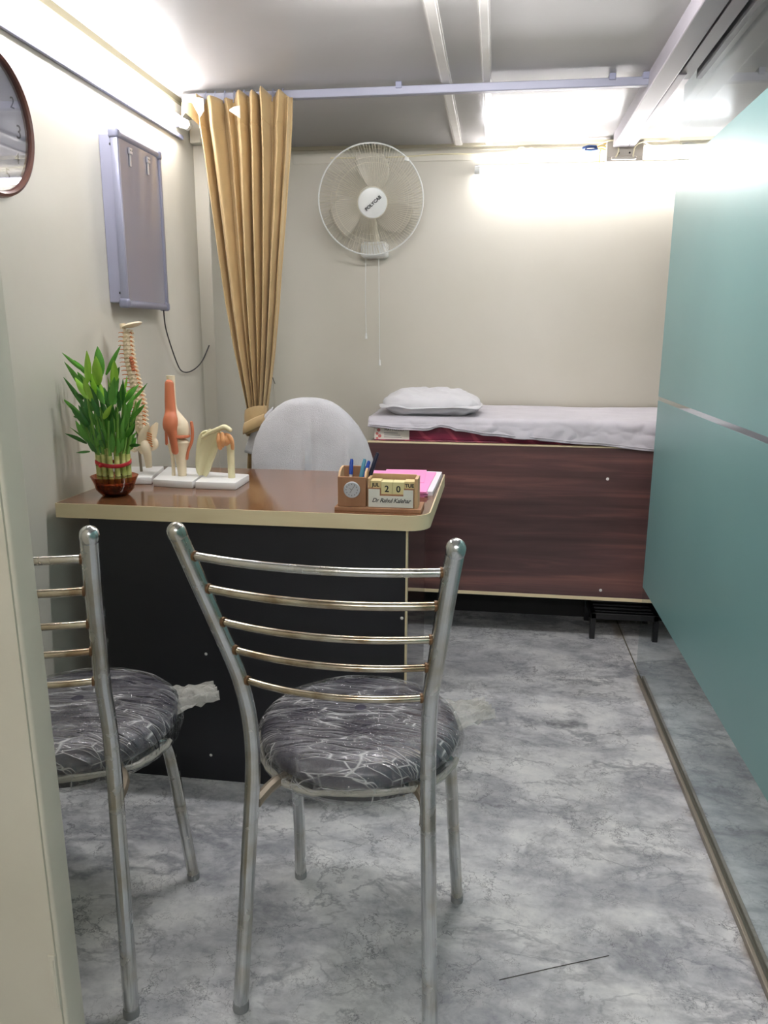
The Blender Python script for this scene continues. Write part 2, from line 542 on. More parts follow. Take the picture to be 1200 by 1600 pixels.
def torus(bm, R, r, center=(0,0,0), axis='Z', seg=48, sub=8, M4=None):
    rings = []
    for i in range(seg):
        a = 2*pi*i/seg
        ring = []
        for k in range(sub):
            b = 2*pi*k/sub
            x, y, z = (R+r*cos(b))*cos(a), (R+r*cos(b))*sin(a), r*sin(b)
            p = Vector((x, y, z)) if axis == 'Z' else (Vector((z, x, y)) if axis == 'X' else Vector((x, z, y)))
            if M4 is not None:
                p = M4 @ p
            ring.append(bm.verts.new(p+Vector(center)))
        rings.append(ring)
    for i in range(seg):
        a, b = rings[i], rings[(i+1) % seg]
        for k in range(sub):
            bm.faces.new((a[k], a[(k+1) % sub], b[(k+1) % sub], b[k]))
    return bm

def grid(bm, fn, nu, nv, closed_u=False):
    g = [[bm.verts.new(fn(i/nu, j/nv)) for j in range(nv+1)] for i in range(nu if closed_u else nu+1)]
    for i in range(nu):
        a = g[i]; b = g[(i+1) % len(g)]
        for j in range(nv):
            bm.faces.new((a[j], b[j], b[j+1], a[j+1]))
    return g

def ellipsoid(bm, c, rx, ry, rz, seg=16, rings=10, M4=None):
    prev = None
    for i in range(rings+1):
        th = pi*(0.02+0.96*i/rings)
        ring = []
        for k in range(seg):
            a = 2*pi*k/seg
            p = Vector((rx*sin(th)*cos(a), ry*sin(th)*sin(a), rz*cos(th)))
            if M4 is not None:
                p = M4 @ p
            ring.append(bm.verts.new(p+Vector(c)))
        if prev:
            for k in range(seg):
                bm.faces.new((prev[k], ring[k], ring[(k+1) % seg], prev[(k+1) % seg]))
        else:
            bm.faces.new(ring)
        prev = ring
    bm.faces.new(prev[::-1])
    return bm

def wloc(o):
    v = Vector((0, 0, 0))
    while o:
        v += o.location
        o = o.parent
    return v

def obj(name, bm, material, parent=None, smooth=False, local=False):
    """Link a bmesh as ONE mesh object; coordinates are world ones unless local."""
    bmesh.ops.recalc_face_normals(bm, faces=bm.faces)
    me = bpy.data.meshes.new(name)
    if parent is not None and not local:
        bmesh.ops.translate(bm, verts=bm.verts, vec=-wloc(parent))
    bm.to_mesh(me)
    bm.free()
    if isinstance(material, (list, tuple)):
        for q in material:
            me.materials.append(q)
    else:
        me.materials.append(material)
    if smooth:
        for p in me.polygons:
            p.use_smooth = True
        me.set_sharp_from_angle(angle=radians(smooth if smooth is not True else 40))
    o = bpy.data.objects.new(name, me)
    COL.objects.link(o)
    if parent is not None:
        o.parent = parent
    return o

def tag(o, label, cat, group=None):
    o['label'] = label
    o['category'] = cat
    if group:
        o['group'] = group
    return o

def thing(name, label, cat, loc=(0, 0, 0), rotz=0.0, group=None):
    o = bpy.data.objects.new(name, None)
    o.empty_display_size = 0.05
    COL.objects.link(o)
    o.location = loc
    o.rotation_euler = (0, 0, rotz)
    return tag(o, label, cat, group)

def struct(name, bm, material, smooth=False):
    o = obj(name, bm, material, None, smooth)
    o['kind'] = 'structure'
    return o

def dup(root, loc, rotz, label):
    r = root.copy(); COL.objects.link(r)
    r.location = loc; r.rotation_euler = (0, 0, rotz); r['label'] = label
    def kids(src, dst):
        for ch in list(src.children):
            c = ch.copy(); COL.objects.link(c); c.parent = dst
            kids(ch, c)
    kids(root, r)
    return r

def text(name, body, size, material, parent, M4, extrude=0.0003, shear=0.0, align='CENTER', spacing=1.0, label=None, bold=0.0):
    cu = bpy.data.curves.new(name, 'FONT')
    cu.body = body
    cu.size = size
    cu.extrude = extrude
    cu.shear = shear
    cu.offset = bold
    cu.align_x = align
    cu.align_y = 'CENTER'
    cu.space_character = spacing
    cu.resolution_u = 3
    t = bpy.data.objects.new(name, cu)
    COL.objects.link(t)
    bpy.context.view_layer.update()
    dg = bpy.context.evaluated_depsgraph_get()
    me = bpy.data.meshes.new_from_object(t.evaluated_get(dg))
    bpy.data.objects.remove(t)
    L = Matrix.Translation(-wloc(parent)) @ M4
    me.transform(L)
    me.materials.clear()
    me.materials.append(material)
    me.name = name
    o = bpy.data.objects.new(name, me)
    COL.objects.link(o)
    o.parent = parent
    return o

FACE_CAM = Matrix.Rotation(radians(90), 4, 'X')      # text in XZ plane, read from -Y
FACE_RIGHT = Matrix.Rotation(radians(90), 4, 'Z') @ Matrix.Rotation(radians(90), 4, 'X')  # on the left wall, read from +X
def T(x, y, z):
    return Matrix.Translation((x, y, z))

# ================================================================== THE ROOM
bm = B(); box(bm, XL-0.1, XR+0.1, YF-0.1, YB+0.1, -0.06, 0.0)
floor = struct('floor', bm, MT['floor'])
bm = B()
def ceil_fn(u, v):
    x = XL-0.1 + u*(XR-XL+0.2); y = YF-0.1 + v*(YB-YF+0.2)
    s = 0.006*noise.noise(Vector((x*1.6, y*1.6, 3.1)))
    return (x, y, C + 0.004 + s)
grid(bm, ceil_fn, 40, 60)
bmesh.ops.solidify(bm, geom=bm.faces[:], thickness=-0.05)
struct('ceiling', bm, MT['ceil'], 60)
bm = B(); box(bm, XL-0.1, XL, YF-0.1, 2.95, 0, C+0.03); struct('wall_left', bm, MT['wall'])
bm = B(); prism(bm, [(XL-0.1, 2.95), (-1.078, 2.95), (-1.035, YB), (XL-0.1, YB)], 0, C+0.03, 0.004)
struct('wall_left_rear', bm, MT['wall'])
bm = B(); box(bm, XL-0.1, XR+0.1, YB, YB+0.1, 0, C+0.03); struct('wall_back', bm, MT['wall_back'])
bm = B(); box(bm, XR, XR+0.1, YF-0.1, YB, 0, C+0.03); struct('wall_right', bm, MT['wall'])
bm = B(); box(bm, XL, XR, YF-0.1, YF, 0, C+0.03); struct('wall_front', bm, MT['wall'])
# cover strips on ceiling joints
for i, (xa, xb, ya, yb) in enumerate(((-0.205, -0.178, 0.6, YB), (-0.072, -0.050, 0.6, YB))):
    bm = B()
    box(bm, xa, xb, ya, yb, C-0.006, C+0.008, 0.002)
    box(bm, xa-0.004, xa, ya, yb, C-0.004, C+0.008)
    box(bm, xb, xb+0.004, ya, yb, C-0.004, C+0.008)
    struct('trim_%d' % (i+1), bm, MT['batten'])
# conduit strip in the corner of left wall and ceiling, cornice at back wall
bm = B(); box(bm, XL-0.002, XL+0.010, YF, 2.95, C-0.016, C+0.01); struct('trim_3', bm, MT['trimdark'])
bm = B(); box(bm, -1.04, XR, YB-0.010, YB+0.002, C-0.009, C+0.01); struct('trim_4', bm, MT['cornice'])
bm = B(); box(bm, -0.92, XR, YB-0.006, YB+0.002, 1.935, C-0.022, 0.002); struct('trim_5', bm, MT['wall_back'])
# floor seam strip between main and glass-side vinyl
bm = B(); box(bm, 0.556, 0.560, 2.69, YB, -0.002, 0.0012); struct('trim_6', bm, MT['trimdark'])

# ceiling beam carrying the glass
bm = B()
box(bm, 0.440, 0.500, YF, 3.50, 1.950, C+0.012, 0.004)
box(bm, 0.500, 0.525, 2.60, 3.50, 1.950, C+0.012, 0.003)
box(bm, 0.507, 0.546, YF, 2.66, 1.954, C+0.012, 0.002)
box(bm, 0.564, 0.580, YF, 2.66, 1.954, C+0.012, 0.002)
struct('trim_7', bm, MT['beam'])

# door jamb in the left foreground
bm = B()
box(bm, XL-0.02, -0.482, 0.700, 0.737, 0, C+0.02)
door = struct('door_1', bm, MT['jamb'])
bm = B(); box(bm, -0.492, -0.478, 0.703, 0.740, 0, C+0.02, 0.004, 3)
p = obj('door_lip', bm, MT['jamb'], door, 40)
bm = B()
box(bm, -0.4905, -0.4815, 0.6975, 0.704, 0.425, 0.500, 0.0012)
box(bm, -0.488, -0.483, 0.6965, 0.699, 0.430, 0.495, 0.0008)
obj('strike_plate', bm, MT['jamb'], door)

for o in (door,) + tuple(door.children):       # the jamb leans a little out of plumb
    for vv in o.data.vertices:
        vv.co.x -= 0.0131*(vv.co.z-0.66)

# ================================================================== GLASS PARTITION
gp = thing('glass_partition', 'tall clear glass partition with frosted teal film in two bands on right', 'glass partition', (XG, 0, 0))
bm = B(); box(bm, 0.551, 0.559, YF, 2.755, 0.006, 1.965); obj('glass_pane', bm, MT['glass'], gp)
for z0, z1, nm in ((0.327, 0.990, 'frosted_film'), (1.004, 1.716, 'frosted_film')):
    bm = B(); box(bm, 0.5493, 0.5508, YF, 2.752, z0, z1); obj(nm, bm, MT['film'], gp)
bm = B()
box(bm, 0.541, 0.5505, YF, 2.686, 0, 0.016, 0.002)
box(bm, 0.5595, 0.569, YF, 2.686, 0, 0.016, 0.002)
box(bm, 0.5505, 0.5595, YF, 2.686, 0, 0.005)
obj('floor_channel', bm, MT['track'], gp)

# ================================================================== TUBE LAMPS
def tube_lamp(name, label, p0, p1, nrm, emat):
    p0, p1, nrm = Vector(p0), Vector(p1), Vector(nrm)
    d = (p1-p0).normalized()
    t = thing(name, label, 'tube light', (p0+p1)/2)
    side = Vector((0, 0, 1)) if abs(nrm.z) < 0.5 else Vector((0, 1, 0))
    bm = B()
    vs = []
    for q in (p0, p1):
        for a, b in ((-0.013, 0.0), (0.020, 0.0), (0.014, 0.022), (-0.008, 0.022)):
            vs.append(bm.verts.new(q + side*a + nrm*b))
    for f in ((0,1,2,3), (7,6,5,4), (0,4,5,1), (1,5,6,2), (2,6,7,3), (3,7,4,0)):
        bm.faces.new([vs[i] for i in f])
    obj('batten', bm, MT['lamp_body'], t)
    bm = B(); a = p0+d*0.022+nrm*0.042-side*0.008; b = p1-d*0.022+nrm*0.042-side*0.008
    tube(bm, [a, (a+b)/2, b], 0.013, 16); obj('lit_tube', bm, emat, t, True)
    for q, s in ((p0, 1), (p1, -1)):
        bm = B(); c = q + nrm*0.042-side*0.008
        tube(bm, [c, c+d*s*0.024], 0.0155, 16)
        tube(bm, [c+d*s*0.012, c+d*s*0.012-nrm*0.024], 0.010, 8)
        obj('end_cap', bm, MT['fan_plastic'], t, True)
    return t
tl = tube_lamp('tube_light', 'lit tube light running along the left wall under the ceiling', (XL, 1.55, 1.915), (XL, 2.80, 1.915), (1, 0, 0), MT['tube_left'])
bm = B(); box(bm, XL+0.001, XL+0.014, 1.40, 2.83, 1.868, 1.882, 0.002); obj('cable_tray', bm, MT['alu_dark'], tl)
tube_lamp('tube_light.001', 'lit tube light on the back wall above the bed', (-0.118, YB, 1.895), (0.92, YB, 1.895), (0, -1, 0), MT['tube_back'])
tube_lamp('tube_light.002', 'added fill tube on the wall behind the doorway, out of frame', (-0.4, YF, 1.90), (0.45, YF, 1.90), (0, 1, 0), MT['fill_front'])  # added out of view to brighten surfaces facing the camera
tube_lamp('tube_light.003', 'added fill tube on the ceiling, out of frame', (-0.50, 1.90, C), (0.36, 1.90, C), (0, 0, -1), MT['fill_ceil'])  # added above the view to lift the far floor and couch front

tube_lamp('tube_light.004', 'added fill tube on the far wall beyond the glass partition, out of frame', (XR, 0.55, 1.86), (XR, 1.45, 1.86), (-1, 0, 0), MT['fill_side'])  # added to brighten the floor seen through the glass

# ================================================================== EXAM COUCH
bed = thing('exam_couch', 'dark walnut laminate examination couch box along the back wall', 'bed', (0.3, 3.3, 0))
BX0, BX1, BY0 = -0.486, 1.25, 2.995
bm = B(); box(bm, BX0, BX1, BY0, BY0+0.018, 0.200, 0.790); fp = obj('front_panel', bm, MT['walnut'], bed)
for x, z in ((0.437, 0.672), (0.440, 0.228)):
    bm = B(); ellipsoid(bm, (x, BY0, z), 0.006, 0.002, 0.006, 12, 6); obj('screw_cap', bm, MT['screw'], fp, True)
bm = B(); box(bm, BX0, BX1, BY0-0.001, BY0+0.02, 0.186, 0.200, 0.001); obj('bottom_edge', bm, MT['edge'], bed)
bm = B(); box(bm, BX0-0.002, BX1, BY0-0.001, BY0+0.02, 0.790, 0.796, 0.001); obj('top_edge', bm, MT['edge'], bed)
bm = B(); box(bm, BX0, BX0+0.018, BY0+0.02, YB-0.01, 0.19, 0.79); obj('end_panel', bm, MT['walnut'], bed)
bm = B(); box(bm, BX0+0.018, BX1, BY0+0.02, YB-0.01, 0.772, 0.790); obj('deck_board', bm, MT['walnut'], bed)
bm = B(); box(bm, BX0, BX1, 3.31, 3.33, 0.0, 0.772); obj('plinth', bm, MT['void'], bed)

mt = thing('mattress', 'maroon patterned foam mattress on the walnut couch, under the white sheet', 'mattress', (0.3, 3.3, 0.79))
bm = B(); box(bm, -0.466, 1.20, 3.012, 3.585, 0.796, 0.880, 0.012, 3); obj('mattress_core', bm, MT['mattress'], mt, 40)
bm = B(); box(bm, -0.463, -0.325, 3.0105, 3.014, 0.800, 0.852); lab = obj('care_label', bm, MT['label'], mt)
text('printed_word', 'MATTRESSES', 0.0135, MT['ink'], lab, T(-0.385, 3.0103, 0.8395) @ FACE_CAM)
bm = B()
for z, xa, xb in ((0.826, -0.425, -0.37), (0.8175, -0.425, -0.36), (0.810, -0.425, -0.355)):
    box(bm, xa, xb, 3.0101, 3.011, z, z+0.0022)
obj('printed_line', bm, MT['ink_grey'], lab)
bm = B()
for x, z, r in ((-0.446, 0.838, 0.007), (-0.452, 0.824, 0.006), (-0.442, 0.815, 0.007), (-0.452, 0.806, 0.005)):
    ellipsoid(bm, (x, 3.0104, z), r, 0.0006, r, 10, 5)
obj('printed_flower', bm, MT['red_print'], lab)
for z in (0.800, 0.878):
    bm = B(); tube(bm, [(-0.465, 3.0105, z), (0.3, 3.0105, z), (1.19, 3.0105, z)], 0.003, 6); obj('piping', bm, MT['mattress'], mt, True)

# sheet
hem = [(-0.50, 0.853), (-0.45, 0.850), (-0.36, 0.843), (-0.26, 0.841), (-0.20, 0.856), (-0.17, 0.853), (-0.14, 0.842), (0.0, 0.826), (0.10, 0.818), (0.35, 0.802), (0.62, 0.782), (0.9, 0.77), (1.3, 0.76)]
def hem_z(x):
    for (a, za), (b, zb) in zip(hem, hem[1:]):
        if x <= b:
            t = (x-a)/(b-a); t = t*t*(3-2*t)
            return za+(zb-za)*t
    return hem[-1][1]
def sheet_fn(u, v):
    x = -0.486 + u*(1.23+0.486)
    hz = hem_z(x)
    ztop = 0.8865 + 0.004*noise.noise(Vector((x*3, v*2, 0.5)))
    L1 = 0.56
    drop = 0.885-hz
    if v < 0.6:                       # top surface from back to front
        y = 3.575 - (v/0.6)*(3.575-3.03)
        z = ztop + 0.004*noise.noise(Vector((x*7, y*9, 2.0)))
        if y > 3.5: z += (y-3.5)*0.06
        return (x, y, z)
    t = (v-0.6)/0.4
    if t < 0.35:                      # rounded front edge
        a = t/0.35*pi/2
        y = 3.03 - 0.026*sin(a); z = ztop - 0.020*(1-cos(a))
        z = max(z, hz)
    else:
        q = (t-0.35)/0.65
        zs = min(ztop-0.020, 0.866)
        z = zs + (hz-zs)*q
        y = 3.004 - 0.010*q
    wr = noise.noise(Vector((x*9+z*9, z*16, 5.0)))*0.020 + noise.noise(Vector((x*22-z*14, z*26, 1.0)))*0.010
    y -= (abs(wr)+0.002)*min(1, t*2.0)
    return (x, min(y, 3.03), z)
bm = B(); grid(bm, sheet_fn, 240, 60)
sh = obj('bed_sheet', bm, MT['sheet'], None, 70)
so = sh.modifiers.new('thick', 'SOLIDIFY'); so.thickness = 0.004; so.offset = 1.0
tag(sh, 'white cotton sheet spread over the maroon mattress, hem slanting down to the right', 'bed sheet')
# folded hem line
bm = B()
pts = []
for i in range(80):
    x = -0.48 + i/79*1.70
    pts.append((x, 2.984 - 0.004*abs(noise.noise(Vector((x*10, 8.0, 5.0)))), hem_z(x)+0.010))
tube(bm, pts, 0.0022, 6); obj('hem', bm, MT['sheet'], sh, True)

# pillow
bm = B()
PC = Vector((-0.252, 3.195, 0.927)); PA, PB, PT = 0.196, 0.185, 0.056
def pil(u, v):
    a = 2*pi*u; th = pi*v
    ex = 0.55
    def sp(c): return math.copysign(abs(c)**ex, c)
    s = sin(th)**0.75 if sin(th) > 0 else 0
    X = PA*sp(cos(a))*s; Y = PB*sp(sin(a))*s
    e = max(abs(X)/PA, abs(Y)/PB)
    z = PT*math.copysign(abs(cos(th))**0.9, cos(th))
    n = 0.014*noise.noise(Vector((X*9, Y*9, z*8)))+0.009*noise.noise(Vector((X*20, Y*34, z*14+4)))-0.022*abs(noise.noise(Vector((X*13+Y*8+3, Y*7, 7))))+0.010
    z += n*(1-e*0.4)
    if z < 0: z *= 0.86
    return PC + Vector((X, Y, z))
grid(bm, pil, 80, 40, True)
bmesh.ops.remove_doubles(bm, verts=bm.verts, dist=0.0002)
pw = obj('pillow', bm, MT['pillow'], None, 80)
tag(pw, 'plump white pillow lying on the left end of the couch', 'pillow')
bm = B()
def flange(u, v):
    a = 2*pi*u
    ex = 0.42
    def sp(c): return math.copysign(abs(c)**ex, c)
    k = 0.93 + 0.12*v
    X = PA*sp(cos(a))*k; Y = PB*sp(sin(a))*k
    z = 0.006 + 0.010*noise.noise(Vector((X*12, Y*12, 9))) - 0.006*v
    return PC + Vector((X, Y, z))
grid(bm, flange, 96, 3, True)
fl = obj('pillow_flange', bm, MT['pillow'], pw, 80)
so = fl.modifiers.new('thick', 'SOLIDIFY'); so.thickness = 0.003
# pillow rests on the sheet: lower crumpled case flap
# ================================================================== STEP STOOL
st = thing('step_stool', 'low black metal step stool with slatted top beside the couch foot', 'stool', (0.55, 3.16, 0))
sx0, sx1, sy0, sy1, sz = 0.418, 0.685, 3.055, 3.285, 0.112
for x in (sx0, sx1-0.02):
    for y in (sy0, sy1-0.02):
        bm = B(); prism(bm, [(x, y), (x+0.02, y), (x+0.02, y+0.02), (x, y+0.02)], 0, sz-0.004); obj('leg', bm, MT['black_metal'], st)
bm = B()
box(bm, sx0, sx1, sy0, sy0+0.02, sz-0.026, sz, 0.002); box(bm, sx0, sx1, sy1-0.02, sy1, sz-0.026, sz, 0.002)
box(bm, sx0, sx0+0.02, sy0, sy1, sz-0.026, sz, 0.002); box(bm, sx1-0.02, sx1, sy0, sy1, sz-0.026, sz, 0.002)
obj('top_frame', bm, MT['black_metal'], st)
for i in range(4):
    y = sy0+0.033+i*0.044
    bm = B(); box(bm, sx0+0.018, sx1-0.018, y, y+0.024, sz-0.012, sz-0.001, 0.002); obj('slat', bm, MT['black_metal'], st)

# ================================================================== DESK
desk = thing('desk', 'office desk with glossy brown top, beige edge band and black front panel', 'desk', (-0.63, 2.1, 0))
def rrect(x0, x1, y0, y1, r, corners, n=7):
    pts = []
    for (cx, cy, a0, key) in ((x1-r, y0+r, -90, 'br'), (x1-r, y1-r, 0, 'tr'), (x0+r, y1-r, 90, 'tl'), (x0+r, y0+r, 180, 'bl')):
        if key in corners:
            for k in range(n+1):
                a = radians(a0+90*k/n)
                pts.append((cx+r*cos(a), cy+r*sin(a)))
        else:
            pts.append({'br': (x1, y0), 'tr': (x1, y1), 'tl': (x0, y1), 'bl': (x0, y0)}[key])
    return pts
bm = B(); prism(bm, rrect(DX0, DX1, DY0, DY1, 0.055, ('br',)), ZT-0.038, ZT-0.0008); obj('edge_band', bm, MT['edge'], desk, 30)
bm = B(); prism(bm, rrect(DX0+0.003, DX1-0.003, DY0+0.003, DY1-0.003, 0.053, ('br',)), ZT-0.004, ZT); obj('tabletop', bm, MT['desk_top'], desk)
bm = B(); box(bm, -1.036, -0.204, 1.842, 1.860, 0.0, ZT-0.038); fpn = obj('front_panel', bm, MT['black_panel'], desk)
bm = B(); box(bm, -0.204, -0.1995, 1.8415, 1.8605, 0.0, ZT-0.038); obj('panel_edge', bm, MT['edge'], desk)
bm = B(); box(bm, -0.218, -0.2002, 1.8606, 2.37, 0.0, ZT-0.038); obj('side_panel', bm, MT['desk_side'], desk)
bm = B(); box(bm, -1.036, -1.018, 1.8606, 2.37, 0.0, ZT-0.038); obj('side_panel', bm, MT['desk_side'], desk)
for x, z in ((-0.775, 0.700), (-0.212, 0.503), (-0.735, 0.372), (-0.735, 0.075)):
    bm = B(); ellipsoid(bm, (x, 1.842, z), 0.0042, 0.0012, 0.0042, 10, 6); obj('screw_cap', bm, MT['screw'], fpn, True)

# ================================================================== CHROME CHAIRS
def chair():
    t = thing('dining_chair', 'chrome chair with ladder back and plastic-wrapped seat, nearer the middle of the room', 'chair', (-0.232, 1.30, 0), radians(-4))
    prof = [(0.206, -0.262, 0.916), (0.190, -0.228, 0.825), (0.172, -0.184, 0.715), (0.160, -0.158, 0.64), (0.155, -0.135, 0.55), (0.155, -0.130, 0.46), (0.159, -0.140, 0.36), (0.167, -0.160, 0.18), (0.174, -0.180, 0.012)]
    for s in (-1, 1):
        bm = B(); tube(bm, [(s*x, y, z) for x, y, z in prof][:1] + [(s*x, y, z) for x, y, z in prof][1:], 0.0135, 16, 5, None, True)
        lg = obj('rear_leg', bm, MT['chrome'], t, True, True)
        bm = B(); tube(bm, [(s*0.174, -0.180, 0.0), (s*0.1738, -0.1795, 0.016)], 0.0145, 16); obj('foot_cap', bm, MT['footcap'], lg, True, True)
        bm = B(); c = Vector((s*0.206, -0.262, 0.916))
        d = (Vector((s*0.206, -0.262, 0.916))-Vector((s*0.190, -0.228, 0.825))).normalized()
        tube(bm, [tuple(c-d*0.004), tuple(c+d*0.002)], 0.0142, 16, 0, None, True); obj('end_ball', bm, MT['chrome'], lg, True, True)
        bm = B(); tube(bm, [(s*0.150, 0.08, 0.392), (s*0.163, 0.105, 0.375), (s*0.166, 0.13, 0.30), (s*0.171, 0.160, 0.15), (s*0.178, 0.182, 0.012)], 0.0125, 14, 6)
        lg = obj('front_leg', bm, MT['chrome'], t, True, True)
        bm = B(); tube(bm, [(s*0.178, 0.183, 0.0), (s*0.178, 0.1825, 0.016)], 0.0135, 14); obj('foot_cap', bm, MT['footcap'], lg, True, True)
        bm = B()
        tube(bm, [(s*0.152, -0.128, 0.392), (s*0.140, -0.06, 0.392), (s*0.105, 0.0, 0.390)], 0.011, 8, 3, ((0, 0, 1), 1.0))
        obj('seat_bracket', bm, MT['bracket'], t, False, True)
    # rungs
    sp = smooth_path(prof, 20)
    for zc in (0.876, 0.818, 0.756, 0.702, 0.640):
        x, y, z = min(sp, key=lambda q: abs(q[2]-zc))
        pts = []
        for i in range(17):
            q = -1+2*i/16
            pts.append((q*(x-0.010), y - 0.030*(1-q*q), z))
        bm = B(); tube(bm, pts, 0.0066 if zc > 0.8 else 0.0058, 12)
        rg = obj('rung', bm, MT['chrome'] if zc > 0.87 else MT['chrome_dull'], t, True, True)
        for s in (-1, 1):
            bm = B(); tube(bm, [(s*(x-0.016), y-0.0022, z), (s*(x-0.010), y-0.0005, z)], 0.0082, 10); obj('weld_bead', bm, MT['rust'], rg, True, True)
    # seat
    cx, cy = -0.022, 0.118
    bm = B(); lathe(bm, [(0.165, 0.372), (0.184, 0.375), (0.186, 0.388), (0.180, 0.394)], (cx, cy, 0), 48); obj('seat_board', bm, MT['seat_board'], t, True, True)
    prof2 = [(0.150, 0.394), (0.184, 0.398), (0.197, 0.410), (0.200, 0.424), (0.194, 0.438), (0.178, 0.449), (0.145, 0.457), (0.09, 0.461), (0.02, 0.462)]
    bm = B(); lathe(bm, prof2, (cx, cy, 0), 64); cush = obj('seat', bm, MT['seat'], t, True, True)
    # plastic wrap
    bm = B()
    pw_ = smooth_path([(0.168, 0.369), (0.190, 0.372), (0.203, 0.388), (0.207, 0.408), (0.205, 0.424), (0.198, 0.441), (0.180, 0.454), (0.145, 0.462), (0.09, 0.466), (0.012, 0.467)], 4)
    def wf(u, v):
        a = 2*pi*u
        i = v*(len(pw_)-1); k = min(int(i), len(pw_)-2); f = i-k
        r = pw_[k][0]*(1-f)+pw_[k+1][0]*f; z = pw_[k][1]*(1-f)+pw_[k+1][1]*f
        p = Vector((r*cos(a), r*sin(a), z))
        q = Vector((p.x*22, p.y*22, p.z*30))
        n = noise.noise(q)*0.5 + noise.noise(q*2.3)*0.35 + noise.noise(q*5)*0.2
        cr = abs(noise.noise(Vector((cos(a)*9, sin(a)*9, z*25+3))))
        out = 0.0025*max(n, -0.3) + (0.006*cr if z < 0.44 else 0)
        d = Vector((cos(a), sin(a), 0.0)) if z < 0.43 else Vector((0, 0, 1))
        return p + d*(out+0.001) + Vector((cx, cy, 0))
    grid(bm, wf, 160, 44, True)
    wr = obj('plastic_wrap', bm, MT['wrap'], t, 180, True)
    # loose tail of the bag at the front right
    bm = B()
    def tf(u, v):
        k = (v-0.5)*2
        L = 0.085*u
        w_ = (0.075-0.045*u)*k
        a = 0.50
        bx = Vector((cos(a), sin(a), 0)); sy_ = Vector((-sin(a), cos(a), 0))
        z = 0.438 - 0.012*u - 0.020*k*k*(1-u) + 0.009*sin(v*23+u*4)*(0.3+u) + 0.008*noise.noise(Vector((u*6, v*9, 2)))
        r = 0.206 - 0.030*k*k*(1-u)
        return Vector((cx, cy, 0)) + bx*(r-0.004+L) + sy_*w_ + Vector((0, 0, z))
    grid(bm, tf, 14, 30)
    obj('wrap_tail', bm, MT['wrap_tail'], wr, 180, True)
    # gathered roll of plastic under the rim
    bm = B()
    pts = []
    for i in range(41):
        a = radians(176 + 175*i/40)
        r = 0.203 + 0.004*noise.noise(Vector((i*0.6, 1, 0)))
        pts.append((cx+r*cos(a), cy+r*sin(a), 0.398+0.006*sin(i*0.31)+0.004*noise.noise(Vector((i*0.5, 4, 1))), 0.0055+0.003*abs(noise.noise(Vector((i*0.9, 7, 0))))))
    tube(bm, pts, 0.006, 8); obj('wrap_roll', bm, MT['wrap_roll'], wr, True, True)
    return t
ch1 = chair()
dup(ch1, (-0.798, 1.257, 0), radians(4.7), 'chrome chair with ladder back half hidden behind the door jamb at left')
ch1['group'] = 'chrome chairs in front of the desk'
for o in COL.objects:
    if o.parent is None and o.name.startswith('dining_chair'):
        o['group'] = 'chrome chairs in front of the desk'

# ================================================================== OFFICE CHAIR + TOWEL
oc = thing('office_chair', 'high-back office chair behind the desk, its back covered by a white towel', 'chair', (-0.64, 2.62, 0))
bm = B()
def backfn(u, v):
    a = 2*pi*u; th = pi*v
    def sp(c, e): return math.copysign(abs(c)**e, c)
    return Vector((-0.64+0.185*sp(cos(a), .8)*sin(th)**.6, 2.66+0.035*sp(sin(a), .8)*sin(th)**.6, 0.72+0.25*cos(th)))
grid(bm, backfn, 36, 18, True); bmesh.ops.remove_doubles(bm, verts=bm.verts, dist=0.0003)
obj('backrest', bm, MT['office_black'], oc, True)
bm = B(); box(bm, -0.86, -0.42, 2.44, 2.66, 0.40, 0.46, 0.025, 3); obj('seat', bm, MT['office_black'], oc, 40)
bm = B(); tube(bm, [(-0.64, 2.60, 0.09), (-0.64, 2.60, 0.25), (-0.64, 2.60, 0.405)], 0.022, 14); obj('gas_column', bm, MT['steel'], oc, True)
for k in range(5):
    a = 2*pi*k/5+0.3
    e = (-0.64+0.21*cos(a), 2.60+0.21*sin(a))
    bm = B(); tube(bm, [(-0.64, 2.60, 0.095, 0.022), (e[0], e[1], 0.065, 0.013)], 0.02, 10)
    lg = obj('base_arm', bm, MT['office_black'], oc, True)
    bm = B(); ellipsoid(bm, (e[0], e[1], 0.026), 0.013, 0.026, 0.026); obj('caster', bm, MT['office_black'], lg, True)
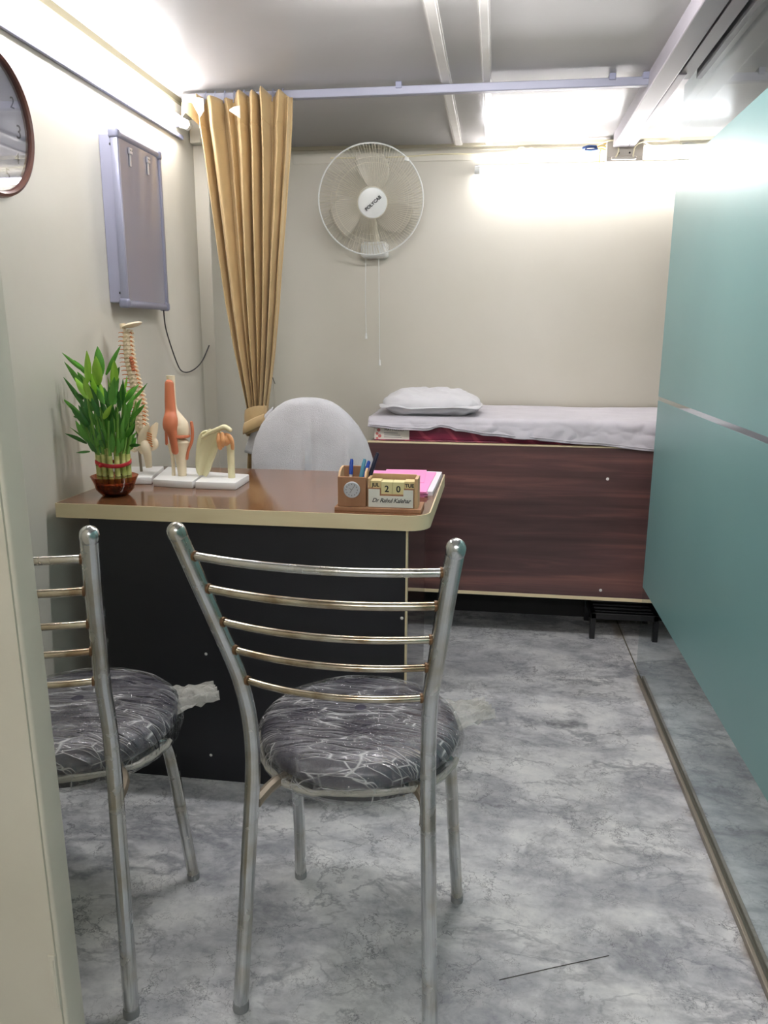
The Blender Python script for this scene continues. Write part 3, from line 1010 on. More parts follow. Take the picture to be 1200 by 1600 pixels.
# towel
bm = B()
TC = (-0.640, 2.655)
def half_w(z):
    tbl = [(0.50, 0.235), (0.70, 0.232), (0.78, 0.222), (0.84, 0.202), (0.89, 0.173), (0.93, 0.138), (0.955, 0.108), (0.972, 0.080), (0.980, 0.055), (0.985, 0.025)]
    for (a, wa), (b, wb) in zip(tbl, tbl[1:]):
        if z <= b:
            t = (z-a)/(b-a)
            return wa+(wb-wa)*t
    return 0.010
zs = [0.52+0.02*i for i in range(19)] + [0.89, 0.905, 0.918, 0.93, 0.942, 0.953, 0.962, 0.970, 0.977, 0.982, 0.985]
NS = 260
rings = []
for z in zs[::-1]:
    ring = []
    w_ = half_w(z)
    dp = 0.030+0.045*(0.985-z)**0.6 if z < 0.985 else 0.01
    dp = min(dp, 0.075)*min(1, w_/0.08)
    for k in range(NS):
        a = 2*pi*k/NS
        x = math.copysign(abs(cos(a))**0.75, cos(a))*w_
        y = math.copysign(abs(sin(a))**0.9, sin(a))*dp
        r = 1.0
        low = max(0, 0.95-z)
        lobe = 0.0
        if cos(a) < 0: x *= 1.0-0.10*min(1, low*4)
        # folds down the front
        if sin(a) < 0:
            y -= 0.026*exp(-((x-0.000)/0.0055)**2)*min(1, max(0, low-0.08)*8)
            y += 0.012*exp(-((x-0.018)/0.009)**2)*min(1, low*5)
            y -= 0.018*exp(-((x-0.145)/0.010)**2)*min(1, low*4)
            y += 0.004*noise.noise(Vector((x*18, z*7, 0)))*min(1, low*6)
        hz = z
        if lobe > 0.25 and z < 0.80:
            hz = 0.80 + (z-0.80)*0.02
        ring.append(bm.verts.new((TC[0]+x, TC[1]+y, hz)))
    rings.append(ring)
bm.faces.new(rings[0])
for a, b in zip(rings, rings[1:]):
    for k in range(NS):
        bm.faces.new((a[k], b[k], b[(k+1) % NS], a[(k+1) % NS]))
tw = obj('towel', bm, MT['towel'], None, 80)
so = tw.modifiers.new('thick', 'SOLIDIFY'); so.thickness = 0.004; so.offset = 1
tag(tw, 'white terry towel draped over the office chair back behind the desk', 'towel')

bm = B()
def tc(u, v):      # back corner of the towel sticking out at the left
    top = Vector((-0.778, 2.690, 0.950))
    A = Vector((-0.900, 2.730, 0.780)); Bq = Vector((-0.825, 2.690, 0.776))
    e = A+(Bq-A)*u
    p = top+(e-top)*v
    p += Vector((-0.012, -0.012, 0.008))*sin(v*pi)*(1-u)
    p.y -= 0.014*sin(u*pi)*v
    return p
grid(bm, tc, 12, 16)
o = obj('towel_corner', bm, MT['towel'], tw, 80)
so = o.modifiers.new('thick', 'SOLIDIFY'); so.thickness = 0.004

# ================================================================== CURTAIN AND ROD
rod = thing('curtain_rod', 'grey square metal curtain rod across the room under the ceiling', 'curtain rod', (-0.3, 2.755, C))
bm = B(); box(bm, -1.085, 0.452, 2.743, 2.769, 1.966, 1.992, 0.003); obj('rail', bm, MT['rod'], rod)
for x in (-0.345, 0.33, 0.432):
    bm = B(); box(bm, x-0.010, x+0.010, 2.738, 2.774, 1.984, C+0.004, 0.002); obj('bracket', bm, MT['alu_dark'], rod)

cur = thing('curtain', 'tan pleated curtain tied in a knot at the left of the rod', 'curtain', (-0.86, 2.72, 0))
CY = 2.708
EDGE = [(1.985, -1.036, -0.697), (1.93, -1.024, -0.699), (1.80, -1.006, -0.707), (1.60, -0.984, -0.727), (1.30, -0.950, -0.758), (1.15, -0.926, -0.777), (1.02, -0.900, -0.797), (0.965, -0.889, -0.806), (0.935, -0.884, -0.810)]
def edge_at(z):
    E = EDGE
    for (a, la, ra), (b, lb, rb) in zip(E, E[1:]):
        if z >= b:
            t = (z-a)/(b-a)
            return la+(lb-la)*t, ra+(rb-ra)*t
    return E[-1][1], E[-1][2]
FW = [0.12, 0.19, 0.10, 0.15, 0.13, 0.12, 0.13, 0.06]      # uneven fold widths
FA = [0.9, 1.1, 0.6, 1.0, 0.9, 1.1, 0.8, 0.5]
FT = [0.010, -0.004, 0.0, 0.018, 0.014, 0.020, 0.018, -0.002]   # how far each pleat stands up at the heading
FC = [sum(FW[:i]) for i in range(len(FW)+1)]
def fold_at(u):
    for i in range(len(FW)):
        if u <= FC[i+1] or i == len(FW)-1:
            return i, min(1.0, (u-FC[i])/FW[i])
bm = B()
def cf(u, v):
    i, f = fold_at(u)
    ztop = 1.968 + FT[i]*sin(pi*f)**0.6 if 0 < f < 1 else 1.968
    z = ztop - v*(ztop-0.932)
    l, r = edge_at(z)
    g = min(1.0, f/0.84)
    q = sin(pi*g) if 0 < g < 1 else 0.0
    bulge = q**0.55
    # every tube leans over its right-hand valley a little
    x = l + (r-l)*(u + 0.012*sin(2*pi*f)*(1-v*0.5) + 0.004*sin(v*6+i*2.1))
    amp = 0.062*(1-0.42*v)*FA[i]*(1 + 0.15*sin(v*5+i*1.7))
    y = CY + 0.030 - 0.004*v - amp*bulge
    if z > 1.88:                       # heading pinched by the gather tape
        k = (z-1.88)/0.09
        y += 0.012*k*bulge
        x += 0.004*k*sin(i*2.3)
    y += 0.003*noise.noise(Vector((x*20, z*4, 1)))
    return (x, y, z)
grid(bm, cf, 288, 60)
cp = obj('upper_drape', bm, MT['curtain'], cur, 80)
so = cp.modifiers.new('thick', 'SOLIDIFY'); so.thickness = 0.002
bm = B()
pts = [cf(i/288, 0.095) for i in range(289)]
tube(bm, [(x, y-0.0008, z) for x, y, z in pts], 0.0009, 5); obj('heading_stitch', bm, MT['curtain'], cp, True)
# folded corner of heading at far left showing pale lining
bm = B()
grid(bm, lambda u, v: (-1.075+0.070*u, CY+0.010-0.030*sin(u*pi)-0.01*v, 1.960-0.060*v*(0.6+0.8*abs(u-0.4))-0.018*u), 12, 8)
obj('heading_fold', bm, MT['curtain'], cp, 80)
bm = B()
grid(bm, lambda u, v: (-1.022+0.046*u, CY-0.048-0.006*sin(u*pi), 1.958-0.060*v*(1-abs(u-0.7)*1.3)-0.006*u), 10, 8)
obj('lining_fold', bm, MT['lining'], cp, 80)
bm = B()
grid(bm, lambda u, v: (-0.893+0.036*u, CY-0.040-0.008*sin(u*pi), 1.918-0.040*v*(u*0.9+0.1)+0.012*u), 10, 8)
obj('lining_fold', bm, MT['lining'], cp, 80)
# rings
for i in range(9):
    u = (i+0.5)/9
    x = -1.015+u*0.300
    bm = B(); tube(bm, [(x, 2.728, 1.955), (x, 2.736, 1.985), (x, 2.742, 1.996), (x, 2.752, 1.994)], 0.0016, 6, 4); obj('hook', bm, MT['alu'], cur, True)
# the knot
def wrap_band(z0, z1, x0, x1, y0, dep, tilt, puff, nm):
    bm = B()
    def f(u, v):
        a = 2*pi*u
        xc = (x0+x1)/2; hw = (x1-x0)/2
        s = sin(pi*v)**0.5
        k = 1 + puff*s + 0.03*noise.noise(Vector((cos(a)*3, v*5, 2)))
        x = xc + hw*k*cos(a); y = y0 + dep*k*sin(a)
        z = z0 + (z1-z0)*v + tilt*cos(a) + 0.004*sin(v*11+a*2)
        return (x, y, z)
    grid(bm, f, 40, 14, True)
    return obj(nm, bm, MT['curtain'], cur, 80)
wrap_band(0.872, 0.948, -0.886, -0.808, 2.705, 0.036, 0.010, 0.08, 'tie_band')
wrap_band(0.862, 0.898, -0.882, -0.808, 2.703, 0.036, 0.020, 0.14, 'tie_band')
bm = B()
def kf(u, v):
    p = smooth_path([(-0.886, 2.677, 0.872), (-0.864, 2.660, 0.882), (-0.838, 2.658, 0.896), (-0.812, 2.672, 0.908)], 8)
    i = min(int(u*(len(p)-1)), len(p)-2); f = u*(len(p)-1)-i
    c = Vector(p[i])*(1-f)+Vector(p[i+1])*f
    return c + Vector((0.006*v, -0.006*sin(v*pi), -0.020+0.040*v))
grid(bm, kf, 20, 8); o = obj('tie_fold', bm, MT['curtain'], cur, 80)
so = o.modifiers.new('thick', 'SOLIDIFY'); so.thickness = 0.004
bm = B()
def lf(u, v):
    z = 0.885 - v*0.80
    sp = 0.35+0.65*(1-exp(-v*7))
    l = -0.850-0.070*sp; r = -0.850+0.10*sp
    ph = u*5*2*pi
    x = l+(r-l)*(u+0.03*sin(ph)/2)
    y = 2.720 + 0.085*sp - 0.024*cos(ph)*(0.6+0.4*v)
    return (x, y, z)
grid(bm, lf, 120, 40)
o = obj('lower_drape', bm, MT['curtain'], cur, 80)
so = o.modifiers.new('thick', 'SOLIDIFY'); so.thickness = 0.0025

# small wall things behind the curtain
bm = B(); box(bm, -1.130, -1.085, 2.915, 2.952, 1.878, 1.955, 0.004)
tag(obj('switch_box', bm, MT['conduit'], None), 'small white plastic box high on wall behind the curtain', 'switch box')
bm = B(); tube(bm, [(-1.036, 3.585, 1.005), (-1.028, 3.57, 0.995), (-1.018, 3.56, 0.978)], 0.0018, 6)
tag(obj('wall_hook', bm, MT['wire_black'], None, True), 'tiny dark wire hook on the wall right of the curtain', 'hook')

# ================================================================== WALL FAN
fan = thing('wall_fan', 'white round wall-mounted fan with wire guard on the back wall', 'fan', (-0.545, YB, 1.56))
FM = T(-0.540, 3.41, 1.750) @ Matrix.Rotation(radians(17), 4, 'X') @ Matrix.Rotation(radians(13), 4, 'Z')
def FP(x, y, z): return FM @ Vector((x, y, z))
RF = 0.219
def guard(ysign, depth, n_w, r_in, nm):
    bm = B()
    def prof(t):      # t 0 rim..1 hub
        r = RF*(1-t) + r_in*t
        return r, ysign*depth*(1-(1-t)**2.6)
    for k in range(n_w):
        a = 2*pi*k/n_w
        pts = []
        for i in range(7):
            r, y = prof(i/6)
            pts.append(FP(r*sin(a + 0.10*i/6), y, r*cos(a + 0.10*i/6)))
        tube(bm, pts, 0.0010, 4)
    for t in ((0.42, 0.30, 0.985) if ysign < 0 else (0.45, 0.98)):
        r, y = prof(t)
        M2 = FM @ Matrix.Translation((0, y, 0))
        torus(bm, r, 0.0011 if t < 0.9 else 0.003, (0, 0, 0), 'Y', 48, 5, M2)
    return obj(nm, bm, MT['fan_wire'], fan, True)
guard(-1, 0.062, 110, 0.058, 'front_guard')
guard(1, 0.055, 60, 0.050, 'rear_guard')
bm = B(); torus(bm, RF, 0.0032, (0, 0, 0), 'Y', 80, 10, FM); rim = obj('guard_rim', bm, MT['fan_plastic'], fan, True)
bm = B()
q = FP(0.152, -0.004, 0.152); box(bm, q.x-0.008, q.x+0.008, q.y-0.008, q.y+0.008, q.z-0.008, q.z+0.008, 0.003)
obj('guard_clip', bm, MT['fan_plastic'], rim, 40)
bm = B()
lathe(bm, [(0.060, -0.054), (0.0615, -0.062), (0.058, -0.069), (0.042, -0.0740), (0.005, -0.076)], (0, 0, 0), 40, 'Y')
bmesh.ops.transform(bm, matrix=FM, verts=bm.verts)
hub = obj('hub_badge', bm, MT['fan_plastic'], fan, True)
text('maker_name', 'POLYCAB', 0.0185, MT['ink'], hub, FM @ T(0.002, -0.0785, 0.0) @ Matrix.Rotation(radians(-38), 4, 'Y') @ FACE_CAM, 0.0008, bold=0.0004)
for k in range(3):
    a0 = 2*pi*k/3+0.35
    bm = B()
    def bl(u, v):
        r = 0.032+0.150*u
        wd = 0.55*(1-0.25*u)+0.25*sin(u*pi)
        a = a0 + (v-0.5)*wd*1.6 - 0.35*u
        y = 0.0 + 0.018*(v-0.5)*(1-0.3*u)*2
        return FP(r*sin(a), y, r*cos(a))
    grid(bm, bl, 12, 10)
    o = obj('blade', bm, MT['fan_blade'], fan, 60)
    so = o.modifiers.new('thick', 'SOLIDIFY'); so.thickness = 0.002
bm = B()
lathe(bm, [(0.03, -0.020), (0.034, 0.02), (0.044, 0.045), (0.046, 0.09), (0.036, 0.118), (0.01, 0.125)], (0, 0, 0), 28, 'Y')
bmesh.ops.transform(bm, matrix=FM, verts=bm.verts)
obj('motor', bm, MT['fan_plastic'], fan, True)
bm = B()
tube(bm, [(-0.555, 3.50, 1.74, 0.018), (-0.550, 3.53, 1.66, 0.018), (-0.545, 3.56, 1.585, 0.024)], 0.02, 14, 4)
obj('arm', bm, MT['fan_wire'], fan, True)
bm = B(); box(bm, -0.605, -0.490, 3.515, YB, 1.535, 1.600, 0.012, 3); obj('wall_bracket', bm, MT['fan_plastic'], fan, 40)
for pts, e in (([(-0.588, 3.535, 1.540), (-0.590, 3.54, 1.36), (-0.584, 3.54, 1.205)], 0), ([(-0.546, 3.535, 1.540), (-0.545, 3.54, 1.3), (-0.521, 3.54, 1.088)], 0)):
    if pts[1][0] < -0.58:
        pts = [(-0.585, 3.54, 1.545), (-0.586, 3.54, 1.36), (-0.583, 3.54, 1.205)]
    else:
        pts = [(-0.527, 3.54, 1.545), (-0.524, 3.54, 1.3), (-0.521, 3.54, 1.088)]
    bm = B(); tube(bm, pts, 0.0016, 6, 4); cd = obj('pull_cord', bm, MT['fan_plastic'], fan, True)
    x, y, z = pts[-1]
    bm = B(); tube(bm, [(x, y, z+0.006, 0.003), (x, y, z-0.004, 0.0045), (x, y, z-0.020, 0.0055)], 0.005, 10, 3); obj('cord_pull', bm, MT['fan_plastic'], cd, True)

# ================================================================== CABLES AND BOX AT BEAM END
jb = thing('junction_box', 'grey plastic junction box at the beam end on back wall', 'junction box', (0.49, 3.56, 1.93))
bm = B(); box(bm, 0.420, 0.566, 3.53, YB, 1.918, 1.985, 0.003); box(bm, 0.420, 0.566, 3.53, 3.576, 1.903, 1.920, 0.003); obj('box_body', bm, MT['box_grey'], jb)
bm = B(); box(bm, 0.440, 0.540, 3.518, 3.532, 1.908, 1.922, 0.004); obj('ledge', bm, MT['box_grey'], jb)
for x in (0.468, 0.512):
    bm = B(); ellipsoid(bm, (x, 3.529, 1.935), 0.004, 0.002, 0.004, 10, 6); obj('screw', bm, MT['black_metal'], jb, True)
wc = thing('white_cable', 'slack white cable strung along the top of back wall', 'cable', (0.1, YB-0.02, 1.96))
bm = B(); tube(bm, [(-0.75, 3.594, 1.958), (-0.45, 3.592, 1.955), (-0.26, 3.59, 1.962), (-0.05, 3.588, 1.955), (0.06, 3.585, 1.952), (0.16, 3.585, 1.957), (0.33, 3.585, 1.950), (0.37, 3.56, 1.965), (0.42, 3.53, 1.982), (0.455, 3.52, 1.975), (0.466, 3.518, 1.94), (0.455, 3.520, 1.916)], 0.0028, 8, 6); obj('cable_run', bm, MT['wire_white'], wc, True)
bm = B(); tube(bm, [(0.525, 3.520, 1.916), (0.53, 3.515, 1.955), (0.56, 3.515, 1.972), (0.60, 3.56, 1.966), (0.66, 3.585, 1.972), (0.80, 3.588, 1.968), (1.2, 3.59, 1.962)], 0.0028, 8, 6); obj('cable_run', bm, MT['wire_white'], wc, True)
bm = B(); torus(bm, 0.020, 0.0022, (0.075, 3.575, 1.958), 'Y', 24, 6); torus(bm, 0.018, 0.0022, (0.115, 3.572, 1.956), 'Y', 24, 6); obj('cable_loop', bm, MT['wire_white'], wc, True)
wb = thing('wire_joint', 'taped bundle of blue and yellow wires beside the junction box', 'wires', (0.37, 3.57, 1.96))
bm = B(); tube(bm, [(0.325, 3.56, 1.962), (0.35, 3.552, 1.968), (0.382, 3.555, 1.966)], 0.006, 10, 3); obj('blue_tape', bm, MT['wire_blue'], wb, True)
bm = B(); tube(bm, [(0.335, 3.553, 1.955), (0.36, 3.548, 1.953), (0.385, 3.553, 1.958)], 0.005, 10, 3); obj('blue_tape', bm, MT['wire_blue'], wb, True)
for dz in (0.0, 0.006, -0.006):
    bm = B(); tube(bm, [(0.378, 3.556, 1.962+dz), (0.398, 3.552, 1.968+dz*1.6), (0.42, 3.56, 1.966+dz*2)], 0.0022, 6, 4); obj('yellow_wire', bm, MT['wire_yellow'], wb, True)
bm = B(); tube(bm, [(0.400, 3.556, 1.960), (0.394, 3.55, 1.93), (0.396, 3.55, 1.895)], 0.002, 6, 4); dw = obj('drop_wire', bm, MT['wire_yellow'], wb, True)
bm = B(); tube(bm, [(0.396, 3.55, 1.897), (0.397, 3.55, 1.878)], 0.0055, 8); tube(bm, [(0.397, 3.55, 1.880), (0.398, 3.55, 1.860)], 0.0035, 8); obj('plug_end', bm, MT['fan_plastic'], dw, True)

# ================================================================== X-RAY VIEWER
xv = thing('xray_viewer', 'grey wall-mounted X-ray film viewer box with rounded corner caps, unlit', 'X-ray viewer', (XL, 2.37, 1.5))
vy0, vy1, vz0, vz1, vx = 2.222, 2.520, 1.278, 1.762, -1.073
bm = B(); box(bm, XL, vx-0.012, vy0+0.004, vy1-0.004, vz0+0.012, vz1-0.012, 0.003); obj('housing', bm, MT['viewer_body'], xv)
bm = B(); box(bm, vx-0.014, vx-0.006, vy0+0.012, vy1-0.012, vz0+0.02, vz1-0.02); scr = obj('screen', bm, MT['viewer'], xv)
for y in (vy0, vy1-0.014):
    bm = B(); box(bm, vx-0.022, vx, y, y+0.014, vz0+0.022, vz1-0.022, 0.003); fr = obj('side_rail', bm, MT['alu'], xv, 40)
for z in (vz0, vz1-0.020):
    bm = B(); tube(bm, [(vx-0.010, vy0+0.018, z+0.010), (vx-0.010, vy1-0.018, z+0.010)], 0.011, 14); obj('end_rail', bm, MT['alu'], xv, True)
for y in (vy0+0.009, vy1-0.009):
    for z in (vz0+0.011, vz1-0.011):
        bm = B(); box(bm, vx-0.028, vx+0.003, y-0.013, y+0.013, z-0.014, z+0.014, 0.008, 4); obj('corner_cap', bm, MT['alu_dark'], xv, 40)
for y in (2.305, 2.425):
    bm = B(); box(bm, vx-0.006, vx+0.001, y-0.010, y+0.010, vz1-0.052, vz1-0.034, 0.002); box(bm, vx-0.005, vx-0.002, y-0.005, y+0.005, vz1-0.085, vz1-0.050, 0.001)
    cl = obj('film_clip', bm, MT['clip'], xv)
    for d in (-0.005, 0.005):
        bm = B(); ellipsoid(bm, (vx+0.001, y+d, vz1-0.042), 0.001, 0.0022, 0.0022, 8, 5); obj('screw', bm, MT['black_metal'], cl, True)
for z in (vz0+0.04, vz1-0.04):
    bm = B(); ellipsoid(bm, (XL+0.035, vy0+0.003, z), 0.004, 0.003, 0.004, 8, 5); obj('screw', bm, MT['black_metal'], xv, True)
bm = B(); tube(bm, [(vx-0.012, vy1-0.02, vz0), (-1.105, 2.56, 1.21), (-1.115, 2.66, 1.10), (-1.118, 2.72, 1.068), (-1.115, 2.80, 1.07), (-1.105, 2.87, 1.10), (-1.095, 2.93, 1.16)], 0.0022, 8, 8); obj('power_cable', bm, MT['wire_black'], xv, True)

# ================================================================== WALL CLOCK
ck = thing('wall_clock', 'round wall clock with brown rim on left wall, cut by picture edge', 'clock', (XL, 1.735, 1.66))
cyc, czc, crr = 1.700, 1.656, 0.160
bm = B(); lathe(bm, [(0.148, 0.000), (0.158, 0.004), (0.160, 0.018), (0.157, 0.027), (0.151, 0.030), (0.146, 0.026), (0.144, 0.012)], (XL, cyc, czc), 72, 'X', False); obj('rim', bm, MT['clock_rim'], ck, True)
bm = B(); lathe(bm, [(0.147, 0.001), (0.147, 0.011)], (XL, cyc, czc), 64, 'X'); face = obj('face', bm, MT['clock_face'], ck)
for h in range(1, 13):
    a = radians(30*h)
    # read from the room: clockwise as y grows to the right
    y = cyc + 0.118*sin(a); z = czc + 0.118*cos(a)
    text('numeral', str(h), 0.036 if h != 3 else 0.044, MT['ink'], face, T(XL+0.0112, y, z) @ FACE_RIGHT, 0.0004, 0.1)
for L, a, wd, nm in ((0.075, 300, 0.005, 'hour_hand'), (0.105, 60*4.0, 0.0035, 'minute_hand')):
    a = radians(a)
    bm = B(); tube(bm, [(XL+0.014, cyc, czc), (XL+0.014, cyc+L*sin(a), czc+L*cos(a))], wd/2, 6); obj(nm, bm, MT['ink'], ck)
bm = B(); lathe(bm, [(0.1445, 0.019), (0.1445, 0.021)], (XL, cyc, czc), 64, 'X'); obj('cover_glass', bm, MT['clock_glass'], ck)

# ================================================================== LUCKY BAMBOO
PX, PY = -1.000, 1.925
plant = thing('lucky_bamboo', 'lucky bamboo with green leaves in a red-brown glass bowl on desk corner', 'plant', (PX, PY, ZT))
bm = B()
lathe(bm, [(0.030, ZT), (0.036, ZT+0.003), (0.049, ZT+0.018), (0.054, ZT+0.036), (0.062, ZT+0.053), (0.060, ZT+0.0535), (0.051, ZT+0.036), (0.046, ZT+0.019), (0.034, ZT+0.006), (0.006, ZT+0.005)], (PX, PY, 0), 40)
bowl = obj('bowl', bm, MT['bowl'], plant, True)
bm = B()
lathe(bm, [(0.008, ZT+0.006), (0.033, ZT+0.0065), (0.045, ZT+0.0195), (0.049, ZT+0.034), (0.046, ZT+0.037), (0.01, ZT+0.038)], (PX, PY, 0), 30)
for i in range(70):
    a = random.random()*2*pi; h = random.random()
    r = 0.038+0.008*h
    ellipsoid(bm, (PX+r*cos(a), PY+r*sin(a), ZT+0.014+0.021*h), 0.006, 0.006, 0.005, 8, 5)
o = obj('pebbles', bm, MT['pebbles'], plant, True); o['kind'] = 'stuff'
canes = []
def add_cane(x, y, h):
    bm = B(); z0 = ZT+0.036
    pts = []
    for z, r in ((z0, 0.0062), (z0+0.018, 0.0058), (z0+0.020, 0.0068), (z0+0.022, 0.0058), (z0+0.045, 0.0058), (z0+0.047, 0.0068), (z0+0.049, 0.0058), (z0+h, 0.0058)):
        pts.append((x, y, z, r))
    tube(bm, pts, 0.006, 10)
    c = obj('cane', bm, MT['cane'], plant, True)
    for dz in (0.020, 0.047):
        bm = B(); torus(bm, 0.0061, 0.0009, (x, y, z0+dz), 'Z', 12, 5); obj('node_ring', bm, MT['cane_node'], c, True)
    canes.append((x, y, z0+h))
for k in range(14):
    a = 2*pi*k/14
    add_cane(PX+0.040*cos(a), PY+0.034*sin(a), 0.074+0.006*random.random())
for k in range(6):
    a = 2*pi*k/6+0.3
    add_cane(PX+0.019*cos(a), PY+0.016*sin(a), 0.088+0.01*random.random())
bm = B()
def rb(u, v):
    a = 2*pi*u
    return (PX+0.0475*cos(a), PY+0.0415*sin(a), ZT+0.083+0.010*v+0.004*sin(a*2+0.5))
grid(bm, rb, 60, 3, True); o = obj('ribbon', bm, MT['red'], plant, True)
so = o.modifiers.new('thick', 'SOLIDIFY'); so.thickness = 0.0015
bm = B(); ellipsoid(bm, (PX-0.014, PY-0.044, ZT+0.086), 0.006, 0.004, 0.005); obj('bow', bm, MT['red'], plant, True)
# leaves: base and tip given as offsets (right, up) in metres from the bowl centre line, plus depth
PXM = 1.0/585.0
def pl(cx_, cy_, dy=0.0):      # a point of the plant: columns and rows measured on a 6.155 px grid
    px = 80+cx_/6.155; py = 530+cy_/6.155
    return Vector((PX + (px-168)*PXM - (dy*0.36), PY+dy, ZT + (778-py)*PXM*1.01 - 0.002 - dy*0.15))
def leaf(base, tip, width, material, bend=0.0, twist=0.0, side=None):
    base, tip = Vector(base), Vector(tip)
    d = tip-base
    L = d.length
    t = d.normalized()
    s = t.cross(Vector((0, -1, 0)))
    if s.length < 0.05:
        s = Vector((1, 0, 0))
    s.normalize()
    s = Matrix.Rotation(twist, 3, t) @ s
    n = s.cross(t)
    bm = B()
    rows = []
    for i in range(9):
        f = i/8
        wd = width*0.5*(sin(pi*min(1, f*0.93+0.07))**0.8)*(1-0.25*f) if i < 8 else 0.0004
        if i == 0: wd = width*0.16
        c = base + d*f + n*(bend*L*sin(f*pi))
        rows.append((bm.verts.new(c - s*wd - n*wd*0.25), bm.verts.new(c + n*wd*0.1), bm.verts.new(c + s*wd - n*wd*0.25)))
    for a, b in zip(rows, rows[1:]):
        bm.faces.new((a[0], a[1], b[1], b[0])); bm.faces.new((a[1], a[2], b[2], b[1]))
    o = obj('leaf', bm, material, plant, 60)
    return o
LM = {'m': MT['leaf'], 'l': MT['leaf_l'], 'd': MT['leaf_d']}
spec = [  # base col,row  tip col,row  width(m) material depth
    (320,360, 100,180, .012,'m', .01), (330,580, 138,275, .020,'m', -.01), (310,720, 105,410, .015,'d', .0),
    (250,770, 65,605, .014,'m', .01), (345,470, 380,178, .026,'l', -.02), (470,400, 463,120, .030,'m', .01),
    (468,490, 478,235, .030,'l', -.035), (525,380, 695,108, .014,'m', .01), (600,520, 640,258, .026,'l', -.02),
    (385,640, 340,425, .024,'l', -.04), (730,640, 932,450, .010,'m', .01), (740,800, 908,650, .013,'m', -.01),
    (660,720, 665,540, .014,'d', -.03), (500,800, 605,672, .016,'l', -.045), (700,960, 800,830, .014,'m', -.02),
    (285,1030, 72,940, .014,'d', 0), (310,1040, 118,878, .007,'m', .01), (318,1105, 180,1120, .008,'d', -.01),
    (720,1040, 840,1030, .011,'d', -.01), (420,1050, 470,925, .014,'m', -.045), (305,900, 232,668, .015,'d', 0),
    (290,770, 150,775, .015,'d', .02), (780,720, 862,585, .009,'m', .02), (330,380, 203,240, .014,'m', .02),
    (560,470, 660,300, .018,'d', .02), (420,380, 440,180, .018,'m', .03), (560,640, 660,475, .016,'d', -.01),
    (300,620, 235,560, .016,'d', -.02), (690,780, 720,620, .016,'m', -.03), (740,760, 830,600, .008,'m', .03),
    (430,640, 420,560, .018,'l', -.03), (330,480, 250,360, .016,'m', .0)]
for bc, br, tc, tr, wd, mk, dy in spec:
    leaf(pl(bc, br, dy), pl(tc, tr, dy*1.4-0.005), wd, LM[mk], random.uniform(-0.06, 0.06), random.uniform(-0.35, 0.35))
for i in range(120):            # the dense inner tuft
    bc = random.uniform(320, 700); br = random.uniform(560, 1130)
    lean = (bc-515)/200
    ln = random.uniform(130, 260)
    ang = lean*0.45+random.uniform(-0.35, 0.35)
    dy = random.uniform(-0.05, 0.05)
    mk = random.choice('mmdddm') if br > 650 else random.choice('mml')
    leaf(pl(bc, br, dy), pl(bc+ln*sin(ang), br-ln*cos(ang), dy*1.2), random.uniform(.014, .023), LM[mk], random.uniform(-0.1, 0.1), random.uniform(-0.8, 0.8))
for i, (x, y, z) in enumerate(canes):
    if i % 1 == 0:
        top = Vector((PX+(x-PX)*1.7+random.uniform(-.008, .008), PY+(y-PY)*1.3, z+random.uniform(0.07, 0.16)))
        bm = B(); tube(bm, [(x, y, z-0.006, 0.004), tuple((Vector((x, y, z))+top)/2 + Vector((random.uniform(-.004, .004), 0, 0)))+(0.0032,), tuple(top)+(0.0018,)], 0.003, 7, 3)
        obj('shoot', bm, MT['stem'], plant, True)

# ================================================================== ANATOMICAL MODELS
def plate(parent, q, h=0.021, fillet=0.003):
    bm = B(); prism(bm, q, ZT, ZT+h, fillet); return obj('base_plate', bm, MT['model_base'], parent, 30)
# ---- spine
sp_ = thing('spine_model', 'tall anatomical spine and pelvis model on white base behind the bamboo plant', 'anatomical model', (-1.03, 2.16, ZT))
plate(sp_, [(-1.088, 2.055), (-0.971, 2.084), (-1.015, 2.275), (-1.122, 2.245)])
sxx, syy = -1.046, 2.17
bm = B(); tube(bm, [(-1.040, syy, ZT+0.020), (-1.043, syy, ZT+0.10), (-1.046, syy, ZT+0.16)], 0.0042, 10); obj('support_rod', bm, MT['bracket'], sp_, True)
def spine_c(t):     # t 0 bottom..1 top
    z = ZT+0.158 + t*0.274
    x = sxx + 0.004*sin(t*pi*2.0+0.6) - 0.010*t + 0.002
    return Vector((x, syy+0.012*sin(t*5), z))
vm = None
NV = 24
for i in range(NV):
    t = i/(NV-1)
    c = spine_c(t)
    s = 1.22-0.40*t
    if vm is None:
        bm = B()
        lathe(bm, [(0.006, -0.0044), (0.0135, -0.0044), (0.0122, 0.0), (0.0135, 0.0044), (0.006, 0.0044)], (0, 0, 0), 16)
        tube(bm, [(0.006, 0.008, 0.001, 0.005), (0.012, 0.012, -0.003, 0.004), (0.020, 0.014, -0.009, 0.0026)], 0.004, 7, 2)
        tube(bm, [(0.004, -0.008, 0, 0.004), (0.008, -0.022, 0.001, 0.0025)], 0.004, 6)
        tube(bm, [(0.004, 0.008, 0, 0.004), (0.010, 0.026, 0.001, 0.0025)], 0.004, 6)
        o = obj('vertebra', bm, MT['bone'], sp_, True, True)
        vm = o.data
    else:
        o = bpy.data.objects.new('vertebra', vm); COL.objects.link(o); o.parent = sp_
    o.location = c - sp_.location
    o.scale = (s, s, min(1.0, s*1.1))
dm = None; nm_ = None
